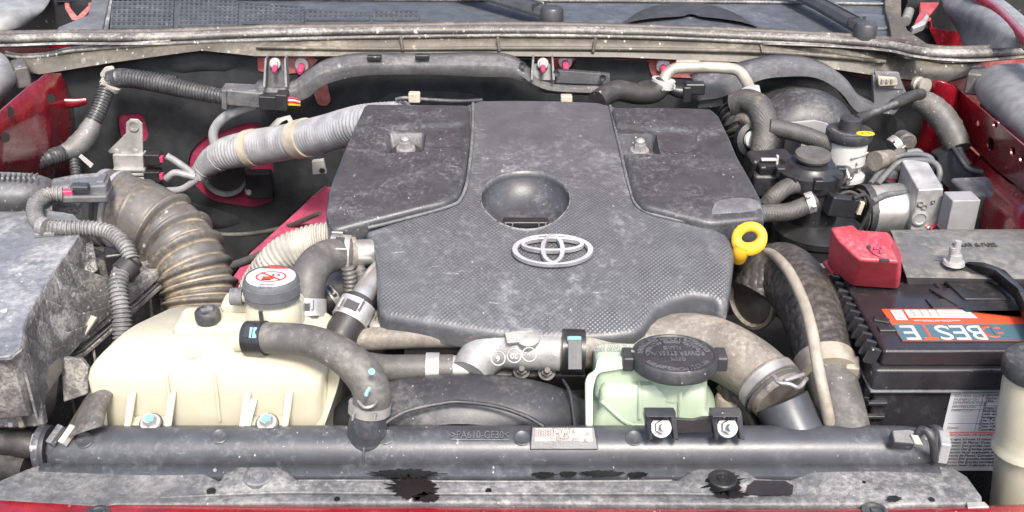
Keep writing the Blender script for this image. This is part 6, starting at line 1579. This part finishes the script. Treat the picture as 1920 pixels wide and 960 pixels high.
tube('loom', [Y(205,150,.815), Y(232,146,.812), Y(280,153,.81), Y(340,166,.805), Y(420,182,.80)], [.0135,.0145,.014,.0135,.012], 'loom', cl, seg=18, cor=(.0048,.0018))
tube('loom', [Y(214,146,.82), Y(260,144,.82), Y(330,155,.82)], .010, 'loom', cl, seg=14, cor=(.0055,.002))
tube('loom', [Y(205,150,.815), Y(198,172,.80), Y(186,205,.78), Y(168,240,.76)], .0125, 'loom', cl, seg=18, cor=(.0048,.0018))
tube('taped_joint', [Y(176,228,.765), Y(160,256,.75), Y(138,278,.735), Y(112,290,.72)], [.014,.017,.016,.012], 'loom_dusty', cl, seg=16, step=.005, wob=.07)
tube('loom', [Y(118,288,.72), Y(92,296,.70), Y(60,310,.68), Y(20,325,.65)], .0125, 'loom', cl, seg=16, cor=(.0048,.0018))
tube('loom', [Y(136,282,.735), Y(140,310,.72), Y(144,340,.70)], .0075, 'loom', cl, seg=12, cor=(.0055,.0018))
br = slab('bracket', round_poly([Y(186,140,.822),Y(196,126,.822),Y(212,124,.822),Y(216,136,.822),Y(206,146,.822),Y(194,152,.822)], .004), (0,.004,0), 'convolute_white', cl, bevel=.001)
band('loom_tie', Y(208,158,.81), (.6,-.1,.7), .0150, .009, 'convolute_white', cl)
slab('label_tag', [Y(147,294,.72), Y(152,289,.72), Y(175,308,.715), Y(170,315,.715)], (0,.001,0), 'white_plastic', cl)
wc2 = thing('wall_clip', 'small white square clip on the dark pad beside the cover', 'clip', Y(597,316,.80))
slab('clip', [Y(584,303,.80), Y(606,300,.80), Y(612,326,.80), Y(586,328,.80)], (0,.01,0), 'white_plastic', wc2, bevel=.0015)
lathe('hole', [(.005,0),(.0045,.0006),(0,.0006)], Y(604,320,.799), 'ink', wc2, axis=(0,-1,0), seg=12)
tube('wire', [Y(596,300,.81), Y(612,284,.80), Y(640,274,.78)], .0018, 'loom', wc2, seg=6)

# ================================================================= WIRING TRAY ALONG THE FIREWALL
wt = thing('wiring_tray', 'long grey plastic wiring tray bridging the firewall behind the engine', 'wiring tray', Y(800,150,.80))
def tray(name, topl, botl, y=.80):
    up = catmull([Y(a, b, y) for a, b in topl], 4); dn = catmull([Y(a, b, y-.012) for a, b in botl], 4)
    rows = [[p+Vector((0,.03,-.002)) for p in up], up, [a.lerp(b,.42)+Vector((0,-.012,.003)) for a, b in zip(up, dn)], [a.lerp(b,.5)+Vector((0,-.012,.0)) for a, b in zip(up, dn)], dn, [p+Vector((0,.02,-.004)) for p in dn]]
    loft(name, rows, 'plastic_speck', wt, solid=.002)
tray('tray', [(478,158),(540,160),(570,140),(610,118),(680,107),(800,108),(900,106),(960,112),(1000,140),(1040,156),(1145,160)],
             [(478,190),(540,192),(575,184),(612,158),(680,142),(800,140),(900,144),(960,146),(1000,166),(1040,176),(1142,180)])
box('end_box', Y(458,180,.79), (.065,.03,.026), 'plastic_speck', wt, rot=(0,.1,0), bevel=.003)
box('end_box', Y(452,168,.795), (.055,.03,.010), 'plastic_grey', wt, rot=(0,.05,0), bevel=.002)
box('end_strap', Y(424,182,.785), (.008,.03,.032), 'plastic_grey', wt, rot=(0,.1,0), bevel=.002)
for px0, top_, bot_ in ((516,112,164),(1018,112,150)):
    for s in (-18, 18): slab('post_rib', [Y(px0+s-2,top_-2,.80), Y(px0+s+2,top_-2,.80), Y(px0+s*1.15+2,bot_,.775), Y(px0+s*1.15-3,bot_,.775)], (0,.02,0), 'plastic_grey', wt, bevel=.0008)
    slab('post_web', [Y(px0-17,top_+8,.81), Y(px0+17,top_+8,.81), Y(px0+20,bot_,.795), Y(px0-20,bot_,.795)], (0,.004,0), 'plastic', wt)
    b = bolt(wt, Y(px0, top_+7, .80), (0,-1,.2), .009, 'zinc', name='tray_nut')
    lathe('stud_tip', [(.004,0),(.0035,.012),(0,.014)], Y(px0, top_+13, .79), 'wire_pink', wt, axis=(0,-1,-.4), seg=10)
slab('flat_box', [Y(1080,134,.80), Y(1144,140,.80), Y(1144,160,.795), Y(1040,156,.795), Y(1046,132,.80)], (0,.01,0), 'plastic', wt, bevel=.001)
for px, py in ((1043,137),(1130,146),(980,122)): lathe('snap', [(.0055,0),(.0055,.003),(.003,.003),(0,.001)], Y(px,py,.786), 'plastic_clean', wt, axis=(0,-1,.2), seg=12)
for px, py in ((702,108),(792,106)): box('tray_clip', Y(px,py,.79), (.022,.012,.008), 'plastic_clean', wt, bevel=.002)
cnx = thing('tray_connector', 'black multi pin connector with coloured wires below the wiring tray', 'connector', Y(515,192,.78))
box('connector', Y(512,190,.775), (.040,.022,.022), 'plastic_clean', cnx, rot=(0,.05,0), bevel=.002)
box('connector', Y(530,188,.772), (.018,.026,.026), 'plastic_clean', cnx, rot=(0,.05,0), bevel=.002)
for i, m in enumerate(('wire_pink','wire_white','wire_red','yellow_ink')):
    tube('wire', [Y(536,184+4*i,.77), Y(550,184+4*i,.775), Y(562,188+3*i,.785)], .0018, m, cnx, seg=6)
# red studs seen on the firewall
sd = None
for i, (px, py, lab) in enumerate(((566,122,'bare stud on the pale red firewall patch left of the tray hump'),(1060,116,'bare stud on the pale red firewall patch right of centre'),(1243,124,'bare stud on the pale red firewall patch beside the tan pipe'))):
    o = thing('firewall_stud', lab, 'stud', Y(px,py,.87), 'firewall studs')
    lathe('washer', [(.011,0),(.011,.003),(.006,.004)], Y(px,py-1,.868), 'zinc', o, axis=(0,-1,.1), seg=18)
    lathe('stud', [(.006,0),(.0055,.02),(.003,.024),(0,.024)], Y(px,py+2,.866), 'wire_pink', o, axis=(0,-1,-.15), seg=12)
slab('red_patch', round_poly([Y(482,106,.872),Y(598,112,.872),Y(572,136,.872),Y(540,138,.872),Y(484,134,.872)], .006), (0,.003,0), 'red_dusty', body)
slab('red_patch', round_poly([Y(1215,118,.872),Y(1312,120,.872),Y(1310,147,.872),Y(1222,143,.872)], .006), (0,.003,0), 'red_dusty', body)
# right arch of the tray, over the booster
at = thing('booster_arch', 'grey plastic arch of the wiring tray curving over the brake booster', 'wiring tray', Y(1500,150,.80))
oc = [(1300,150),(1360,136),(1420,120),(1470,112),(1530,118),(1580,142),(1612,180),(1650,196)]
ic = [(1305,190),(1360,180),(1420,152),(1470,144),(1530,146),(1575,172),(1608,210),(1650,214)]
up = catmull([Y(a,b,.79) for a,b in oc], 4); dn = catmull([Y(a,b,.772) for a,b in ic], 4)
loft('arch', [[p+Vector((0,.04,-.004)) for p in up], up, [a.lerp(b,.32)+Vector((0,-.010,.004)) for a,b in zip(up,dn)], [a.lerp(b,.42)+Vector((0,-.010,0)) for a,b in zip(up,dn)], dn, [p+Vector((0,.03,-.004)) for p in dn]], 'plastic_grey', at, solid=.002)
slab('arch_foot', [Y(1312,148,.79), Y(1352,140,.79), Y(1356,200,.78), Y(1308,204,.78)], (0,.01,0), 'plastic', at, bevel=.0015)
slab('arch_foot', [Y(1636,140,.79), Y(1690,150,.79), Y(1704,184,.78), Y(1676,216,.78), Y(1640,212,.78)], (0,.01,0), 'plastic_grey', at, bevel=.0015)
fz = thing('junction_plate', 'small cream three pin plate on the tray at right rear', 'plate', Y(1663,152,.77))
slab('plate', round_poly([Y(1646,144,.775),Y(1682,146,.775),Y(1684,160,.775),Y(1648,162,.775)], .004), (0,.006,0), 'tape_cream', fz, bevel=.001)
for i in range(3): box('pin', Y(1655+9*i,152,.773), (.004,.003,.006), 'dull_metal', fz, bevel=.0005)
slab('holder', [Y(1640,134,.79),Y(1686,136,.79),Y(1694,168,.784),Y(1646,166,.784)], (0,.006,0), 'plastic_grey', fz, bevel=.001)
nz = thing('pipe_fitting', 'small brass pipe fitting below the flange at right rear', 'fitting', Y(1725,155,.80))
lathe('fitting', [(.008,-.01),(.012,-.006),(.012,0),(.009,.002),(.009,.008),(.012,.010),(.012,.014),(0,.015)], Y(1724,158,.80), 'pipe_tan', nz, axis=(.4,-1,.1), seg=16)
# ---- tan metal heater pipe with hose and clip
tpz = thing('heater_pipe', 'tan metal heater pipe bridging to a hose clip above the engine cover', 'pipe', Y(1320,140,.74))
tube('pipe', [Y(1242,160,.72), Y(1250,140,.73), Y(1268,128,.735), Y(1300,126,.735), Y(1350,127,.735), Y(1382,132,.73), Y(1398,150,.715), Y(1408,172,.69)], .0085, 'pipe_tan', tpz, seg=16, n=10)
slab('pipe_saddle', [Y(1268,114,.74), Y(1312,114,.74), Y(1312,134,.738), Y(1268,134,.738)], (0,.006,0), 'pipe_tan', tpz, bevel=.001)
rh = thing('heater_hose', 'fat black rubber hose lying behind the engine cover rear edge', 'hose', Y(1190,175,.7))
tube('hose', [Y(1120,190,.66), Y(1140,176,.68), Y(1160,170,.69), Y(1195,176,.70), Y(1224,174,.71), Y(1242,160,.72)], .0155, 'rubber', rh, seg=20, n=10)
tube('hose', [Y(1200,170,.735), Y(1220,166,.735), Y(1245,168,.73)], .013, 'rubber', rh, seg=16)
spring_clamp(rh, Y(1243,156,.72), (.15,.05,1), .0160, (.3,-1,.2), 'white_plastic', w=.012, slot=False)
sv = thing('vacuum_valve', 'small black valve and plug beside the heater pipe clip', 'valve', Y(1290,170,.72))
tube('valve', [Y(1254,166,.72), Y(1276,172,.72), Y(1300,166,.72)], [.008,.010,.008], 'plastic_clean', sv, seg=12)
box('plug', Y(1302,165,.72), (.030,.018,.018), 'plastic_clean', sv, bevel=.003)
box('plug', Y(1287,176,.715), (.012,.012,.024), 'plastic_clean', sv, bevel=.002)

# ================================================================= SMALL FITTINGS
fl_ = thing('filter_leads', 'thin black sensor leads hanging beside the fuel filter', 'cable', Y(1615,400,.47))
for pts in (((1600,372,.45),(1622,366,.46),(1632,388,.46),(1618,420,.46),(1604,440,.46)), ((1606,380,.455),(1628,380,.465),(1624,405,.465),(1612,432,.46)), ((1560,372,.46),(1590,360,.47),(1612,368,.47))):
    tube('lead', [Y(*q) for q in pts], .0028, 'rubber', fl_, seg=8)
sv2 = thing('filter_bracket', 'black moulded bracket with slots holding the fuel filter hoses', 'bracket', Y(1440,330,.53))
box('bracket_body', Y(1452,322,.525), (.050,.02,.030), 'plastic_clean', sv2, rot=(.2,0,.1), bevel=.004)
box('bracket_body', Y(1438,345,.52), (.040,.02,.034), 'plastic', sv2, rot=(.1,0,-.1), bevel=.005)
for i in range(3): box('bracket_slot', Y(1440+10*i,318,.513), (.006,.002,.012), 'ink', sv2, rot=(.2,0,.1), bevel=0)
fb2 = thing('filter_band', 'steel retaining band around the black fuel filter canister', 'band', fcn)
lathe('band', [(fR*1.045,.000),(fR*1.07,.000),(fR*1.07,.010),(fR*1.045,.010)], fcn+Vector((0,0,-.030)), 'dull_metal', fb2, seg=44)
box('band_lug', fcn+Vector((-.012,-fR*1.10,-.025)), (.016,.012,.014), 'dull_metal', fb2, bevel=.002)
# dim hardware deep in the gaps
for nm, lab, pts, r, m in (
    ('brake_line', 'thin dark brake line low along the firewall behind the bellows', ((300,420,.80),(420,440,.80),(520,430,.78),(600,400,.74)), .004, 'engine_dark'),
    ('transmission_pipe', 'grey steel pipe low on the left of the engine beside the ribbed duct', ((560,500,.60),(600,470,.60),(640,440,.58)), .009, 'dull_metal'),
    ('fuel_rail_pipe', 'dark steel pipe just left of the dipstick under the cover corner', ((1380,430,.40),(1400,470,.36),(1405,520,.32)), .008, 'engine_dark'),
    ('drain_hose', 'black drain hose in the shadow right of the fluid reservoir', ((1352,720,.13),(1392,760,.11),(1420,815,.09)), .008, 'rubber')):
    single(tube(nm, [Y(*q) for q in pts], r, m, None, seg=12), lab, 'pipe' if 'hose' not in nm else 'hose')
